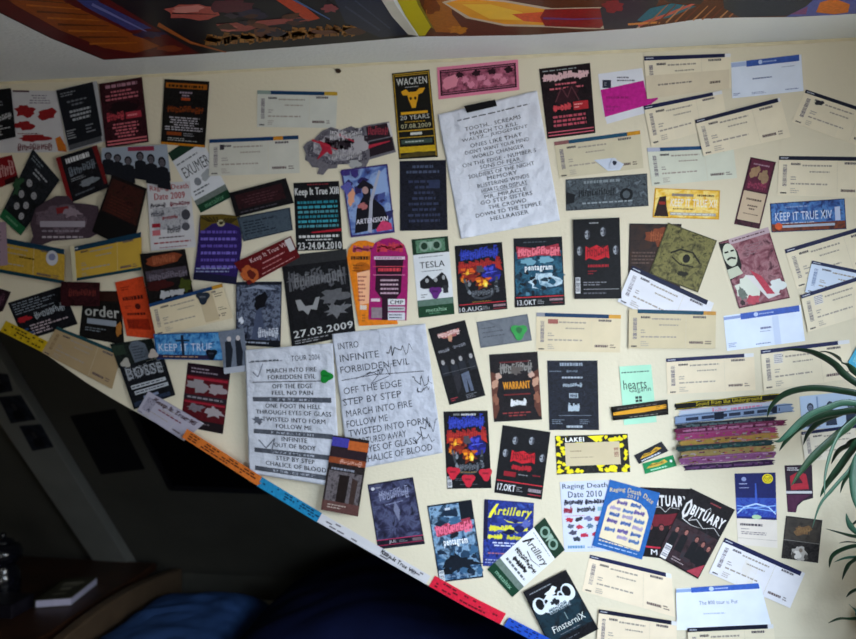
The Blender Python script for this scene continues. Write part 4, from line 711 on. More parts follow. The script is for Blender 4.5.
s.Mt(.05,.09,.95,.13,'3c5c50',1,3,.98,False,.5); s.T('hearts',.08,.24,.8,.4,'243830',-.005); s.T('Gagarin',.25,.37,.92,.48,'2c4038',-.008); s.R(.42,.53,.62,.63,'2c3c38'); s.LN([(.52,.53),(.52,.63)],.02,'a8dcc0'); s.LN([(.42,.58),(.62,.58)],.012,'a8dcc0')
s=ticket('cream ticket with navy header above the stack of wristbands',[(666,358.5),(754,353),(755.5,390),(667.5,394.5)],seed=57,head='20244c',hw=.89,body='e2d2b6')
s=ticket('cream ticket with patterned square behind the arching leaf tips',[(760.5,350),(849,339.5),(855,378),(763.5,390.5)],seed=59,head='20264e',qr=True,hw=.87,curl=.0018)
s=Sheet('concert_ticket','blue picture ticket cut off at the right edge','ticket',[(848,362),(868,328),(892,345),(872,386)],'48a8cc',TG); s.R(.1,.1,.9,.9,('2c84b4','7cc8dc','306890',50))
s=Sheet('concert_ticket','pale blue ticket with small dark figures behind the leaves','ticket',[(799.5,396.5),(882,388),(886,424),(802,430)],'b4c8e4',TG)
s.R(.2,.05,.22,.95,'8098c0'); 
for u in (.12,.36,.6,.8): s.head(u,.36,.035,.11,'6c7890','2c3448','2c3850',3); s.LN([(u-.08,.62),(u+.08,.6)],.03,'38445c')
s=ticket('cream ticket with navy header half hidden behind leaves, right edge',[(801,432),(882,421),(888,456),(805,461)],seed=61,head='1c2248',body='e4dccc')
# stacked wristbands
wb=[((675,406.5),(781,396.5),6.4,'1a1a18','c8b42c','Sound from the Underground'),((679,413.5),(772,404.5),6,'b4bccc','d03c5c','Rollbar'),((674,420.5),(794,407.5),8,'7c90b0','2c3448',None),((676,426.8),(776,419),4.6,'20242c','4c5c60',None),
((675,431.5),(786,422.5),5.2,'5c1c3c','9c6484',None),((676,437.5),(777,429.5),6,'8c3462','7c647c',None),((680,443.5),(778,435.5),5.6,'94783a','a8505a',None),((676.5,449),(773,442.5),5,'1c3034','2c4c48',None),((681,455),(776,447.8),6,'847448','945044',None),((680,461.5),(776,454.5),6.2,'74446c','9c7494',None),((684,468),(774,462),5,'2c1838','5c3c64',None)]
cols=['black wristband with yellow lettering, topmost of the stack','silver wristband with red lettering, second in the stack','blue-grey frayed wristband, third in the stack and the longest','charcoal wristband, fourth in the stack','maroon wristband with pointed end, fifth in the stack','pink and purple wristband, sixth in the stack','yellow wristband with red patches, seventh in the stack','dark green wristband, eighth in the stack','gold-brown wristband, ninth in the stack','pale purple wristband, tenth in the stack','dark purple wristband, lowest of the stack']
for i,((a,b),(c,d),h,c1,c2,tx) in enumerate(wb):
    h*=1.12
    r=random.Random(i+40)
    s=Sheet('wristband',cols[i],'wristband',[(a,b-h/2),(c,d-h/2),(c,d+h/2),(a,b+h/2)],c1,WG,bulge=.0009,curl=.0004,thick=.0005,res=.12,rough=.75,
      outline=[(r.uniform(-.012,.015),.1)]+[(.08+.105*k,r.uniform(-.07,.07)) for k in range(9)]+[(1+r.uniform(-.03,.015),.04+.115*k) for k in range(9)]+[(.92-.105*k,1+r.uniform(-.07,.07)) for k in range(9)]+[(r.uniform(-.012,.018),.96-.2*k) for k in range(4)])
    if i>2:
        for j in range(34): 
            u=r.uniform(.01,.93); v=r.uniform(.12,.75); s.R(u,v,u+r.uniform(.015,.06),v+.18,[c2,c1,c2,'2a2024','6c6468'][r.randrange(5)] if i<5 or i in (7,10) else [c2,'6c6030','541c38','8c8088',c1][r.randrange(5)])
    s.S(.01,.08,.985,.16,c2,1,True,i); s.S(.01,.86,.985,.92,c2,1,True,i)
    if tx=='Rollbar': s.T(tx,.36,.2,.52,.85,c2,.02); s.Mt(.56,.3,.9,.8,'c87c98',1,i,.98,False,.7)
    elif tx: s.T(tx,.2,.15,.82,.85,c2,.02)
    elif i in (5,6,8,9):
        for j in range(0): s.R(.03+.135*j,.2,.03+.135*j+r.uniform(.05,.12),.82,[c2,'988c4c','7c3c60','8c7c88','5c4c6c'][(j+i)%5] if j%2 else c2)
    else: s.Mt(.1,.3,.9,.75,c2,1,i,.98,False,.8)
    if i==2: s.R(.34,.1,.42,.9,'1c2434'); s.R(.82,.15,.86,.9,'1c2434')
s=Sheet('wristband','folded black wristband with an orange stripe over the mint slip','wristband',[(611,407),(667.5,399.5),(668.5,414.5),(613,420.5)],'1c1a18',None,bulge=.0025,curl=.001,thick=.0008,rough=.7)
s.P([(.02,.42),(.5,.32),(.97,.3),(.97,.56),(.5,.66),(.02,.64)],'d89a2c'); s.R(0,.08,1,.11,'3c3a38'); s.R(0,.74,1,.77,'3c3a38'); s.Mt(.1,.15,.9,.25,'6c6460',1,4,.9); s.Mt(.3,.82,.95,.93,'8c8880',1,5)
s=Sheet('key_tag','black key tag with gold emblem above the green one','tag',[(634,455.5),(661.5,441.5),(668.5,451),(639,464)],'1c1c24',None,thick=.0012,curl=.0002)
s.P([(.1,.6),(.3,.3),(.5,.4),(.75,.2),(.88,.5),(.5,.66)],'d0a02c'); s.L(.25,.35,.75,.55,'3c2c10',3,6); s.Mt(.12,.75,.8,.9,'c8ccd8',1,4,.95,False,.9)
s=Sheet('key_tag','green key tag with gold emblem below the black one','tag',[(642.5,463.5),(673,455),(676.8,466),(645,474)],'16844c',None,thick=.0012,curl=.0002)
s.P([(.08,.55),(.3,.2),(.5,.3),(.7,.15),(.78,.45),(.45,.6)],'c8a840'); s.L(.2,.28,.65,.45,'2c2c14',3,6); s.Mt(.2,.72,.75,.86,'a8e0c0',1,4,.95,False,.9); s.E(.88,.45,.04,.12,'e8ece8')
# ------------------------------------------------------------------ lower right
s=Sheet('match_ticket','upright ticket with glowing blue stadium and yellow crest','ticket',[(734.5,473.5),(775.5,472.5),(777.5,548),(738,544.5)],'dcd2c8',TG)
s.R(0,0,1,.63,'1a2260'); s.R(0,.34,1,.6,('1a2468','3454b0','223090','5c8cdc',40)); s.P([(.49,.14),(.52,.14),(.54,.46),(.47,.46)],'3c5cc0'); s.LN([(.02,.56),(.2,.47),(.5,.42),(.8,.46),(.98,.55)],.02,'b8d4f4'); s.LN([(.02,.5),(.98,.44)],.012,'88b0ec'); s.LN([(.02,.45),(.98,.52)],.012,'88b0ec'); s.E(.5,.6,.12,.03,'a8c8a0')
s.E(.8,.08,.13,.065,'f0dc1c'); s.E(.8,.08,.1,.05,'18181c'); s.E(.8,.08,.085,.043,'f0dc1c'); s.T('BVB',.74,.06,.86,.085,'18181c',.04); s.T('09',.765,.088,.835,.108,'18181c',.04); s.E(.22,.08,.06,.03,'8c98c8'); s.Mt(.1,.13,.35,.16,'b0b8dc',1,3); s.Mt(.1,.19,.4,.21,'b0b8dc',1,4)
s.Mt(.08,.69,.65,.73,'4c4450',1,4,.98,False,.8); s.Mt(.1,.76,.35,.78,'6c6470',1,5); s.Mt(.1,.8,.9,.85,'7c7078',2,6,.9); s.R(.0,.9,1,.905,'a89c94')
s=Sheet('concert_ticket','dark ticket with red picture and torn lower corner','ticket',None,'2c1c2c',TG,outline=[(784.5,465.5),(812,464.5),(813.2,498),(803,501),(797.5,506),(796,512.5),(787.7,512)])
s.Mt(787,467,806,471,'d8d4d8',2,4,.98); s.P([(790,476),(798,472),(806,474),(809,489),(791,490)],'a82838'); s.P([(793,484),(798,475),(803,483)],'3c1c28'); s.R(786,491,812,493.5,'c8c4c8'); s.P([(787,495),(811,494.5),(804,499),(797,504),(796,512),(788,512)],'4c2440')
s=fly('grey-brown flyer with faint gold crest and white-robed figure, lower right',[(786,515.7),(822.3,520),(818,563),(781.3,558)],'34302e')
s.R(.03,.03,.97,.54,('2c2826','443e38','34302e',50)); s.B(.5,.3,.22,.12,'74583c',4,.4); s.L(.35,.2,.7,.38,'8c6c48',3,4,.1); s.R(.0,.55,1,.57,'74706c'); s.B(.48,.82,.2,.16,'b4aea8',5,.25); s.B(.42,.88,.1,.1,'dcd6d0',6,.3); s.E(.5,.76,.05,.05,'84766c'); s.B(.3,.9,.06,.08,'54504c',7,.4); s.B(.66,.9,.06,.08,'54504c',8,.4)
s=ticket('white ticket with navy header sloping down, lower right',[(725,537.5),(805,573),(790,608),(709,573)],'e4e2e8','1c2048',seed=63,hh=.12,hw=.96)
s=Sheet('concert_ticket','white and blue ticket low on the wall under the sloping white one','ticket',[(676,588.5),(760,583),(772,628),(677,630)],'e2e8f6',TG)
s.lift-=0; s.R(.0,.02,.18,.1,'90a8d4'); s.R(.18,.0,.98,.12,'3c62bc'); s.E(.42,.06,.03,.05,'c0d0ec'); s.Mt(.46,.03,.66,.09,'b0c0e8',1,3); s.T('The 800 tour u. Pur',.26,.33,.7,.42,'5c6c94',.0); s.Mt(.3,.6,.6,.66,'a8b4cc',1,4)
s=ticket('cream ticket with dark header cut by the bottom frame edge, right one',[(687.5,628),(773.5,624),(777,666),(689,670)],seed=65,head='14182c')
s=ticket('cream ticket with navy header below the blue round-arch flyer',[(590,554.5),(671.5,574),(675,617),(582,591)],seed=67,head='1c2048',body='ead9bf')
s=ticket('cream ticket with black header at the bottom right of the crowned flyer',[(599,609),(677,621.5),(676,662),(596,650)],seed=69,head='181a30',body='ead9bf')
s=fly('pale lilac festival flyer with dark gothic heading left of the blue one',[(560,482),(608.5,480),(611,551),(564.5,551.5)],'ccd2ea')
s.T('Raging Death',.04,.03,.97,.12,'30404c',.03); s.T('Date 2010',.15,.14,.85,.23,'30404c',.03); s.L(.06,.26,.45,.34,'2c2c3c',3,7,.25); s.L(.5,.27,.97,.33,'2c2c3c',4,8,.25); s.L(.04,.37,.22,.45,'8c2038',5,4,.3); s.L(.32,.37,.7,.44,'34343c',6,8,.25); s.R(.75,.37,.95,.43,'8cb0c0')
for i,(u,v,c) in enumerate([(.15,.55,'b02c40'),(.35,.54,'34343c'),(.55,.53,'6c7098'),(.75,.54,'a02c40'),(.16,.64,'5c6478'),(.36,.65,'c03c50'),(.58,.64,'5c7890'),(.78,.66,'5c6478'),(.2,.73,'4c4c60'),(.45,.77,'b82c48'),(.68,.76,'b82c48'),(.28,.82,'3c4450')]): s.B(u,v,.08,.035,c,i+3,.35)
s.Mt(.06,.48,.5,.5,'b86878',1,4,.95); s.Mt(.08,.91,.45,.96,'5c8cb0',1,5,.98,False,.8); s.Mt(.5,.92,.95,.96,'8ca0b8',1,6)
s=fly('black band photo flyer with white spiky logo tucked behind the blue one',[(640,487),(690,489),(691,562),(641,556)],'1a1214')
s.T('OBITUARY',.08,.1,.97,.26,'dcd8d8',.2); s.LN([(.1,.3),(.4,.27),(.5,.34),(.6,.27),(.95,.3)],.012,'c8c4c4',.004); s.B(.5,.45,.4,.1,'6c1c28',4,.3)
for u in (.2,.42,.62): s.head(u,.56,.055,.045,'944c4c','2a1418','181014',2)
s.R(.1,.84,.97,.865,'c02c44'); s.T('MAR',.2,.88,.6,.96,'dcdce0',.05)
s=fly('blue festival flyer with cream arch panel and gothic heading, tilted',[(610,479.5),(660,493),(642,559.5),(592,545.5)],'2460a8')
s.P([(.09,.86),(.09,.38),(.16,.29),(.3,.225),(.5,.2),(.7,.225),(.84,.29),(.91,.38),(.91,.9)],'e4d4b4')
s.T('Raging',.05,.08,.34,.16,'dcc896',.06,0,-.22); s.T('Death',.39,.045,.65,.115,'dcc896',.06); s.T('Date',.71,.09,.92,.16,'dcc896',.06,0,.3); s.T('2011',.4,.13,.62,.18,'dcc896',.06)
for i,(u,v) in enumerate([(.35,.28),(.62,.27),(.25,.38),(.5,.38),(.72,.36),(.26,.47),(.52,.46),(.76,.48),(.25,.57),(.52,.56),(.76,.58),(.25,.7),(.5,.68),(.76,.68),(.52,.77),(.76,.78)]): s.L(u-.1,v-.025,u+.1,v+.03,['6c5c9c','4c6cac','a89cc0','5c7cb4'][i%4],i,5,.3)
s.Mt(.1,.87,.9,.91,'e4d4b4',1,4,.98); s.Mt(.1,.93,.9,.96,'a8c0dc',1,5,.98); s.LN([(.08,.855),(.92,.895)],.006,'1c2c4c')
s=fly('black band photo flyer with white spiky logo lying on top, turned clockwise',[(690.5,488),(735,509.7),(698,579),(656.5,556)],'191417')
s.Mt(.5,.04,.8,.08,'8c3c40',1,3); s.P([(.06,.2),(.13,.12),(.2,.2),(.2,.34),(.13,.4),(.06,.33)],'dcd8d8'); s.P([(.1,.2),(.13,.17),(.16,.22),(.16,.31),(.13,.35),(.1,.31)],'191417'); s.T('BITUARY',.22,.17,.95,.31,'e4e0e0',.2); s.LN([(.3,.3),(.26,.39),(.4,.33),(.6,.4),(.8,.33),(.97,.39)],.014,'c8c4c4',.006); s.LN([(.12,.4),(.35,.43),(.55,.41)],.014,'c8c4c4',.003); s.LN([(.5,.17),(.55,.12),(.6,.17)],.01,'c8c4c4',.004)
s.R(0,.44,1,.98,('1c1416','38262c','2c2e34',70)); 
for i,(u,v) in enumerate([(.14,.56),(.34,.54),(.6,.56),(.76,.58),(.9,.6)]): s.head(u,v,.045,.04,'9c645c','2a1a1c','17171b',4)
s.R(.06,.78,.2,.98,'e4e0e4'); s.S(.07,.8,.19,.96,'8c8c94',6); s.P([(.7,.98),(.98,.8),(.98,.98)],'a83c4c'); s.Mt(.3,.88,.7,.95,'9c8c90',2,4)
s=fly('blue misty flyer with pink logo by the red edge strip',[(427.2,505.8),(471.5,499.5),(483.5,577.3),(439.3,582.5)],'16202f')
s.R(.02,.02,.98,.98,('0e141e','24486c','86a8c8','142436','40688c',32)); s.R(.7,.0,1,.25,'101620'); s.P([(.08,.28),(.9,.22),(.94,.36),(.12,.42)],'9c3448'); s.L(.1,.25,.92,.4,'e86c8c',5,9,.2); s.B(.5,.42,.1,.04,'141a24',4,.3); s.spots(.05,.62,.95,.95,['16283c','0e141e','3c6488','24405c'],18,.1,.045,5); s.spots(.05,.05,.7,.3,['3c6488','16283c','88a8c8'],8,.12,.04,6); s.T('pentagram',.24,.46,.78,.57,'eef2f6',.16); s.R(.03,.85,.14,.99,'e0e4e8'); s.S(.04,.86,.13,.98,'7c8490',9); s.R(.38,.06,.5,.09,'c4ccd8'); s.B(.55,.78,.4,.1,'121a26',8,.5); s.Mt(.2,.92,.9,.96,'6c8098',1,6)
s=fly('royal blue flyer with yellow hand-lettered names',[(484.3,499),(534,502.8),(532,568),(482.7,566)],'1c2268')
s.R(.01,.01,.99,.99,('101438','2a3c98','1a2260','3c58b0',45)); s.R(.0,.0,.08,.6,'18183c'); s.T('Artillery',.1,.09,.97,.26,'d8d438',.15,.3); s.P([(.08,.27),(.24,.06),(.3,.05),(.14,.27)],'e8e43c'); s.LN([(.4,.29),(.5,.315),(.62,.325),(.76,.315),(.93,.28)],.022,'d8d438',.008); s.L(.12,.38,.88,.47,'dcd83c',5,10,.3); s.L(.1,.52,.38,.58,'dcd83c',6,5,.35); s.L(.48,.53,.88,.58,'c8c438',7,7,.3)
s.spots(.3,.3,.9,.85,['2c3c90','101438','5864b0','182058'],14,.1,.04,5); s.Mt(.1,.62,.9,.7,'c8d0ec',2,5,.98,True,.5); s.Mt(.1,.78,.6,.82,'a86c78',1,6); s.Mt(.05,.88,.9,.96,'98a4cc',2,7)
s=Sheet('admission_card','white name card with green ends turned sideways, lower centre','flyer',[(544.7,517.4),(565,549.6),(512.5,597),(487.4,569)],'e2e4e6',FG)
s.R(0,0,1,.19,'1a3424'); 
for u in (.3,.68): s.E(u,.1,.15,.07,'88a494'); s.E(u,.1,.09,.042,'1c3828')
s.P([(.42,.04),(.56,.04),(.49,.17)],'98b0a0'); s.Mt(.1,.22,.9,.24,'6c7078',1,3,.95); s.T('Artillery',.08,.29,.96,.42,'1c1c20',.05,.3); s.P([(.06,.42),(.2,.27),(.25,.27),(.11,.42)],'1c1c20'); s.LN([(.35,.44),(.6,.47),(.9,.43)],.014,'1c1c20',.005); s.L(.1,.5,.92,.565,'24242a',5,10,.2); s.L(.24,.6,.74,.655,'24242a',6,7,.4); s.Mt(.1,.69,.9,.735,'5c6068',1,5,.95,True,.7); s.R(0,.78,1,.87,'6c7c74'); s.R(0,.87,1,1,'143c28'); s.T('metaltix',.2,.9,.8,.96,'98c8ac',.02)
s=fly('black flyer with silver crown emblem at the bottom centre',[(523,592),(566,569.7),(598.5,629),(553,653)],'141419')
s.R(.02,.35,.98,.85,('101218','1c3440','14181e',35)); s.Mt(.1,.06,.6,.1,'8c9098',1,3,.98)
for u,sg in ((.18,1),(.82,-1)): s.E(u,.3,.14,.13,'dce4ea'); s.E(u+.02*sg,.28,.085,.085,'141419'); s.E(u+.16*sg,.3,.07,.07,'d0d8e0'); s.E(u+.16*sg,.29,.035,.035,'141419')
s.P([(.16,.38),(.35,.3),(.5,.24),(.65,.3),(.84,.38),(.7,.46),(.3,.46)],'dce4ea'); s.B(.5,.2,.13,.07,'e4ecf0',4,.5); s.B(.5,.34,.08,.05,'20242c',5,.4); s.L(.3,.4,.7,.47,'50606c',5,6); s.T('ELUVEITIE',.3,.45,.76,.49,'a8b4bc',.02); s.T('FinsterniX',.2,.66,.9,.76,'dce0dc',.02); s.R(.56,.54,.575,.66,'8ca0a0'); s.Mt(.3,.8,.85,.83,'70747c',1,4); s.Mt(.2,.9,.9,.96,'585c64',2,5)
# ------------------------------------------------------------------ strips folded over the diagonal edge
def edgept(px):
    for a,b in zip(EDGE,EDGE[1:]):
        if a[0]<=px<=b[0]: t=(px-a[0])/(b[0]-a[0]); return a[0]+(b[0]-a[0])*t, a[1]+(b[1]-a[1])*t
    a,b=EDGE[-2],EDGE[-1]; t=(px-a[0])/(b[0]-a[0]); return a[0]+(b[0]-a[0])*t, a[1]+(b[1]-a[1])*t
def strip(label,p0,p1,w,base,extra):
    n=8; lo=[edgept(p0+(p1-p0)*i/n) for i in range(n+1)]
    up=[(x+.5*w,y-.86*w) for x,y in lo]
    s=Sheet('folded_ticket',label,'ticket',None,base,'tickets folded over the diagonal edge',outline=up+lo[::-1],res=.15)
    d=(lo[-1][0]-lo[0][0],lo[-1][1]-lo[0][1])
    def uv(u,v):
        x,y=edgept(p0+(p1-p0)*min(max(u,0),1)); return (x+.5*w*(1-v),y-.86*w*(1-v))
    extra(s,uv)
    # flap round the edge
    m=s.mat(base)
    for i in range(n):
        a,b=s.lp(*lo[i])+Vector((0,s.lift,0)),s.lp(*lo[i+1])+Vector((0,s.lift,0)); k=len(s.v)
        dn=Vector((-.4,0,-.9))*.0016
        f=Vector((0,-s.lift,0)); g=Vector((0,.035,0))
        s.v += [a+f,b+f,b+dn+Vector((0,.0,0)),a+dn,b+dn+g,a+dn+g]; s.f += [(k,k+1,k+2,k+3),(k+3,k+2,k+4,k+5)]; s.mi += [m,m]
    return s
def words(c,seed,k=1.0):
    def f(s,uv):
        r=random.Random(seed)
        for row in (.25,.5,.75):
            u=.06
            while u<.92:
                du=r.uniform(.03,.09)
                if r.random()<.8*k:
                    a,b=uv(u,row-.09),uv(u+du*.8,row-.09); q,e=uv(u+du*.8,row+.06),uv(u,row+.06); s.P([a,b,q,e],c)
                u+=du
    return f
strip('yellow ticket folded over the diagonal edge at far left',0,42,12,'c4a41c',words('5c4c10',3,.6))
strip('orange ticket folded over the diagonal edge below the dark red flyer',182,257,10,'d0702c',words('5c2c14',4,.9))
strip('turquoise-blue ticket folded over the diagonal edge under the printed list',257,317,10,'2488b8',words('123c5c',5,.7))
def kit(s,uv):
    words('6c6870',6,.4)(s,uv)
    p=uv(.72,.5); s.T('Keep It True VIII',p[0]-20,p[1]-3,p[0]+20,p[1]+2.5,'24242c',.04,0,math.atan2(31,47))
strip('white ticket with black lettering folded over the diagonal edge',317,426,9.5,'cfcdd2',kit)
strip('bright red ticket folded over the diagonal edge',429,500,12,'d8203c',words('6c1020',8,.6))
strip('royal blue ticket folded over the diagonal edge, lowest one',504,560,10,'2450bc',words('14286c',9,.5))
# ------------------------------------------------------------------ guitar picks
def pick(label,x,y,r,c,ang=0,mark=None,mc='202024',cat='guitar pick'):
    pts=[]
    for i in range(24):
        a=2*math.pi*i/24; rr=r*(1+.22*math.cos(3*(a-math.pi/2))*1)*.92
        px,py=rr*math.cos(a),rr*math.sin(a); ca,sa=math.cos(ang),math.sin(ang); pts.append((x+px*ca-py*sa,y+px*sa+py*ca))
    s=Sheet('guitar_pick',label,cat,None,c,PG,outline=pts,thick=.0009,rough=.3)
    if mark=='B': s.B(x,y-.5,r*.45,r*.4,mc,4,.4,9)
    if mark=='T': s.Mt(x-r*.5,y-r*.3,x+r*.5,y+r*.1,mc,1,3,.9,False,.7)
    return s
pick('dark slate guitar pick stuck on a cream ticket',203,297.5,6.6,'28303c',0,'T','70747c')
pick('green guitar pick pointing right between the two set lists',326,376.5,6.6,'187c30',-1.6,'T','105c24')
pick('purple guitar pick on the upright green-ended card',435.5,292,6.2,'5c2470',0,'T','3c1850')
pick('green guitar pick with dark face on the slim grey card',519,331.5,8,'1f9038',0,'B','106028')
pick('white guitar pick with a dark emblem on the teal-header ticket',614.5,164,5.6,'c4cad8',-1.2,'B','2c3040')
pick('black guitar pick on the blue festival ticket',211.5,354,5.6,'121620',0,'T','3c4454')
pick('white guitar pick left of the tombstone shape',125.5,363,4.9,'a8a49c',1.2)
pick('white guitar pick right of the tombstone shape',153,354,4.9,'b0a49c',-1.2)
pick('red guitar pick, left of three on the demon flyer',453.2,472.5,6.6,'c02438',.1,'T','801828')
pick('red guitar pick, middle of three on the demon flyer',468.5,480,6.6,'c02438',0,'T','801828')
pick('red guitar pick, right of three on the demon flyer',485.8,474,6.6,'c02438',-.1,'T','801828')
for s in ALL: s.build()
tag(prism('nail',[Vector(wallp(x,y))-Vector((0,.0002,0)) for x,y in ((335,70),(337,68.6),(340,69),(341.5,71),(340,73),(336.5,73))],[Vector(wallp(x,y))-Vector((0,.004,0)) for x,y in ((335.5,70),(337,69),(339.6,69.4),(341,71),(339.6,72.6),(336.8,72.6))],M('3a2c22',.6)),'small dark nail head in the wall below the ceiling line','nail')
# ------------------------------------------------------------------ photos on the rafter
def raft(px,py): return onplane(px,py,RP+RN*.04,RN)
raft.p0 = RP+RN*.04; raft.n = RN
for lab,q,seed in [('dark photo print on the rafter, the highest of three',[(-14,372),(8,374),(13,391),(-4,394)],2),('dark photo print on the rafter, the middle of three',[(-2,397),(21,395),(36,419.5),(11,423.5)],4),('dark photo print on the rafter, the lowest of three',[(19,426),(41,424),(54,447),(32.5,451)],6)]:
    s=Sheet('photo_print',lab,'photo',q,'20222a','photo prints on the rafter',plane=raft); s.R(.04,.04,.96,.96,('0c0d12','1c1f28','30343e',40)); s.head(.45,.4,.12,.16,'3c3a3c'); s.build()
q=[(70,416),(115,409),(145,469),(101,474.5)]
def rf(px,py): return onplane(px,py,RP,RN)
rf.p0 = RP; rf.n = RN
s=Sheet('dark_poster','almost black poster on the sloping roof lining','poster',q,'0d0d10',None,plane=rf,rough=.8); s.R(.03,.03,.97,.97,('08080a','121216','0c0c10',10)); s.build()
# ------------------------------------------------------------------ alcove furniture
ZT=.66
def hz(px,py,z): return onplane(px,py,(0,0,z),(0,0,1))
hx = hz(150,576,ZT).x
WOOD=M('3a2216',.45,.4,.2,14,.1,60); WOOD2=M('2c1a12',.5,.35,.15,14)
xt0, xt1, yt0, yt1 = XL+.02, hx-.05, .40, RY-.10
t=empty('nightstand',((xt0+xt1)/2,(yt0+yt1)/2,0),'dark brown wooden nightstand in the dim alcove','nightstand')
box('tabletop',xt0,yt0,ZT-.03,xt1,yt1,ZT,WOOD,t,.006)
box('cabinet_body',xt0+.02,yt0+.03,0.06,xt1-.03,yt1-.01,ZT-.03,WOOD2,t,.004)
dr=box('drawer',xt0+.06,yt0+.01,ZT-.20,xt1-.07,yt0+.028,ZT-.05,WOOD,t,.004)
lathe('knob',[(.004,0),(.012,.002),(.014,.010),(.006,.014)],M('8a7a50',.3,.5,.02,9,metal=.8),((xt0+xt1)/2,yt0-.006,ZT-.135),dr)
box('drawer',xt0+.06,yt0+.01,.10,xt1-.07,yt0+.028,ZT-.22,WOOD,t,.004)
# book: foot print unprojected on the top
b0=[hz(34,608.6,ZT),hz(71,606,ZT),hz(97.6,584.5,ZT)]
b0.append(b0[0]+b0[2]-b0[1])
c=sum(b0,Vector())/4; th=.028
bk=empty('book',c,'thick book with white page edges lying on the nightstand','book')
def inset(P,k,z): 
    return [Vector((c.x+(p.x-c.x)*k,c.y+(p.y-c.y)*k,z)) for p in P]
prism('page_block',inset(b0,.975,ZT+.0025),inset(b0,.975,ZT+th-.003),M('c8c4dc',.8,.1,.05,90),bk)
cov=M('3c3a2c',.5,.3,.1,20)
prism('cover',inset(b0,1,ZT+.0003),inset(b0,1,ZT+.0024),cov,bk); 
tc=prism('cover',inset(b0,1,ZT+th-.0029),inset(b0,1,ZT+th),cov,bk)
ux=(b0[1]-b0[0]); uy=(b0[3]-b0[0])
def onb(u,v,h=0): return Vector((b0[0].x,b0[0].y,ZT+th+.0002+h))+Vector((ux.x,ux.y,0))*u+Vector((uy.x,uy.y,0))*v
pv=[];pf=[]
for (u0,v0,u1,v1) in [(.2,.7,.8,.78),(.25,.6,.75,.65),(.3,.2,.7,.24),(.35,.4,.65,.52)]:
    k=len(pv); pv+=[onb(u0,v0),onb(u1,v0),onb(u1,v1),onb(u0,v1)]; pf.append((k,k+1,k+2,k+3))
meshobj('cover_print',pv,pf,M('8a8474',.6),None,bk,c)
prism('spine',[b0[0]+Vector((0,0,.0003)),b0[3]+Vector((0,0,.0003)),b0[3]+Vector((.004,0,.0003)),b0[0]+Vector((.004,0,.0003))],[Vector((p.x,p.y,ZT+th)) for p in (b0[0],b0[3],b0[3]+Vector((.004,0,0)),b0[0]+Vector((.004,0,0)))],cov,bk)
jl=hz(3,601,ZT)
j=empty('glass_jug',jl,'dark glazed jug standing at the left end of the nightstand','jug')
GL=M('101018',.15,.6,.02,9)
lathe('body',[(.045,0),(.052,.01),(.055,.07),(.05,.10),(.038,.118),(.040,.125),(.056,.14),(.06,.165),(.05,.185),(.030,.195)],GL,jl,j)
lathe('lid',[(.032,.1951),(.034,.200),(.02,.208),(.008,.212),(.010,.222),(.006,.228)],GL,jl,j)
bx=hz(22,612,ZT); 
gb=box('small_box',bx.x-.12,bx.y-.06,ZT+.0005,bx.x+.01,bx.y+.045,ZT+.045,M('15121c',.5,.3,.06,20),None,.003); tag(gb,'small black box in front of the jug on the nightstand','box')
# bed with arched headboard
bed=empty('bed',(hx+.9,.66,0),'wooden bed with low arched headboard behind the wall','bed')
HB=M('5e4c3a',.45,.4,.12,12)
n=16; y0b,y1b=.14,RY-.03
base=[Vector((hx-.02,y0b,.05)),Vector((hx-.02,y1b,.05))]
arc=[Vector((hx-.02,y1b+(y0b-y1b)*i/n,.60+.07*math.sin(math.pi*(i/n)*.9+.25))) for i in range(n+1)]
hp=base+arc
prism('headboard',hp,[p+Vector((.04,0,0)) for p in hp],HB,bed,.006)
box('side_rail',hx+.03,y0b,.16,XR-.35,y0b+.03,.34,HB,bed,.005)
box('side_rail',hx+.03,y1b-.03,.16,XR-.35,y1b,.34,HB,bed,.005)
box('footboard',XR-.35,y0b,.05,XR-.31,y1b,.5,HB,bed,.006)
mt=box('mattress',hx+.03,y0b+.035,.24,XR-.36,y1b-.035,.54,M('b8b4a8',.9,.1),bed,.04)
from mathutils import noise
def cloth(name,x0,y0,x1,y1,fn,mat,label,cat,nx=70,ny=50,th=.012):
    vs=[];fs=[]
    for j in range(ny+1):
        for i in range(nx+1):
            x=x0+(x1-x0)*i/nx; y=y0+(y1-y0)*j/ny; vs.append((x,y,fn(x,y,i/nx,j/ny)))
    N=len(vs)
    for j in range(ny+1):
        for i in range(nx+1):
            p=vs[j*(nx+1)+i]; vs.append((p[0],p[1],.5415))
    g=lambda i,j,l: l*N+j*(nx+1)+i
    for j in range(ny):
        for i in range(nx): fs += [(g(i,j,0),g(i+1,j,0),g(i+1,j+1,0),g(i,j+1,0)),(g(i,j,1),g(i,j+1,1),g(i+1,j+1,1),g(i+1,j,1))]
    for i in range(nx): fs += [(g(i,0,1),g(i+1,0,1),g(i+1,0,0),g(i,0,0)),(g(i+1,ny,1),g(i,ny,1),g(i,ny,0),g(i+1,ny,0))]
    for j in range(ny): fs += [(g(0,j+1,1),g(0,j,1),g(0,j,0),g(0,j+1,0)),(g(nx,j,1),g(nx,j+1,1),g(nx,j+1,0),g(nx,j,0))]
    o=meshobj(name,vs,fs,mat,None,None,((x0+x1)/2,(y0+y1)/2,.5415),True); return tag(o,label,cat)
def dome(a,b): 
    return max(0,(1-(2*a-1)**6)*(1-(2*b-1)**6))**.5
def fold(x,y,s=1): return .016*abs(noise.noise(Vector((x*5*s,y*9*s,1))))+.022*noise.noise(Vector((x*3.1,y*2.2,5)))
px0=hx+.035
cloth('pillow',px0,.22,px0+.44,1.0,lambda x,y,u,v:.5415+dome(u,v)*(.10+fold(x,y,1.4)),M('3a5a92',.85,.1,.12,14,.3,40),'rumpled blue pillow at the head of the bed','pillow')
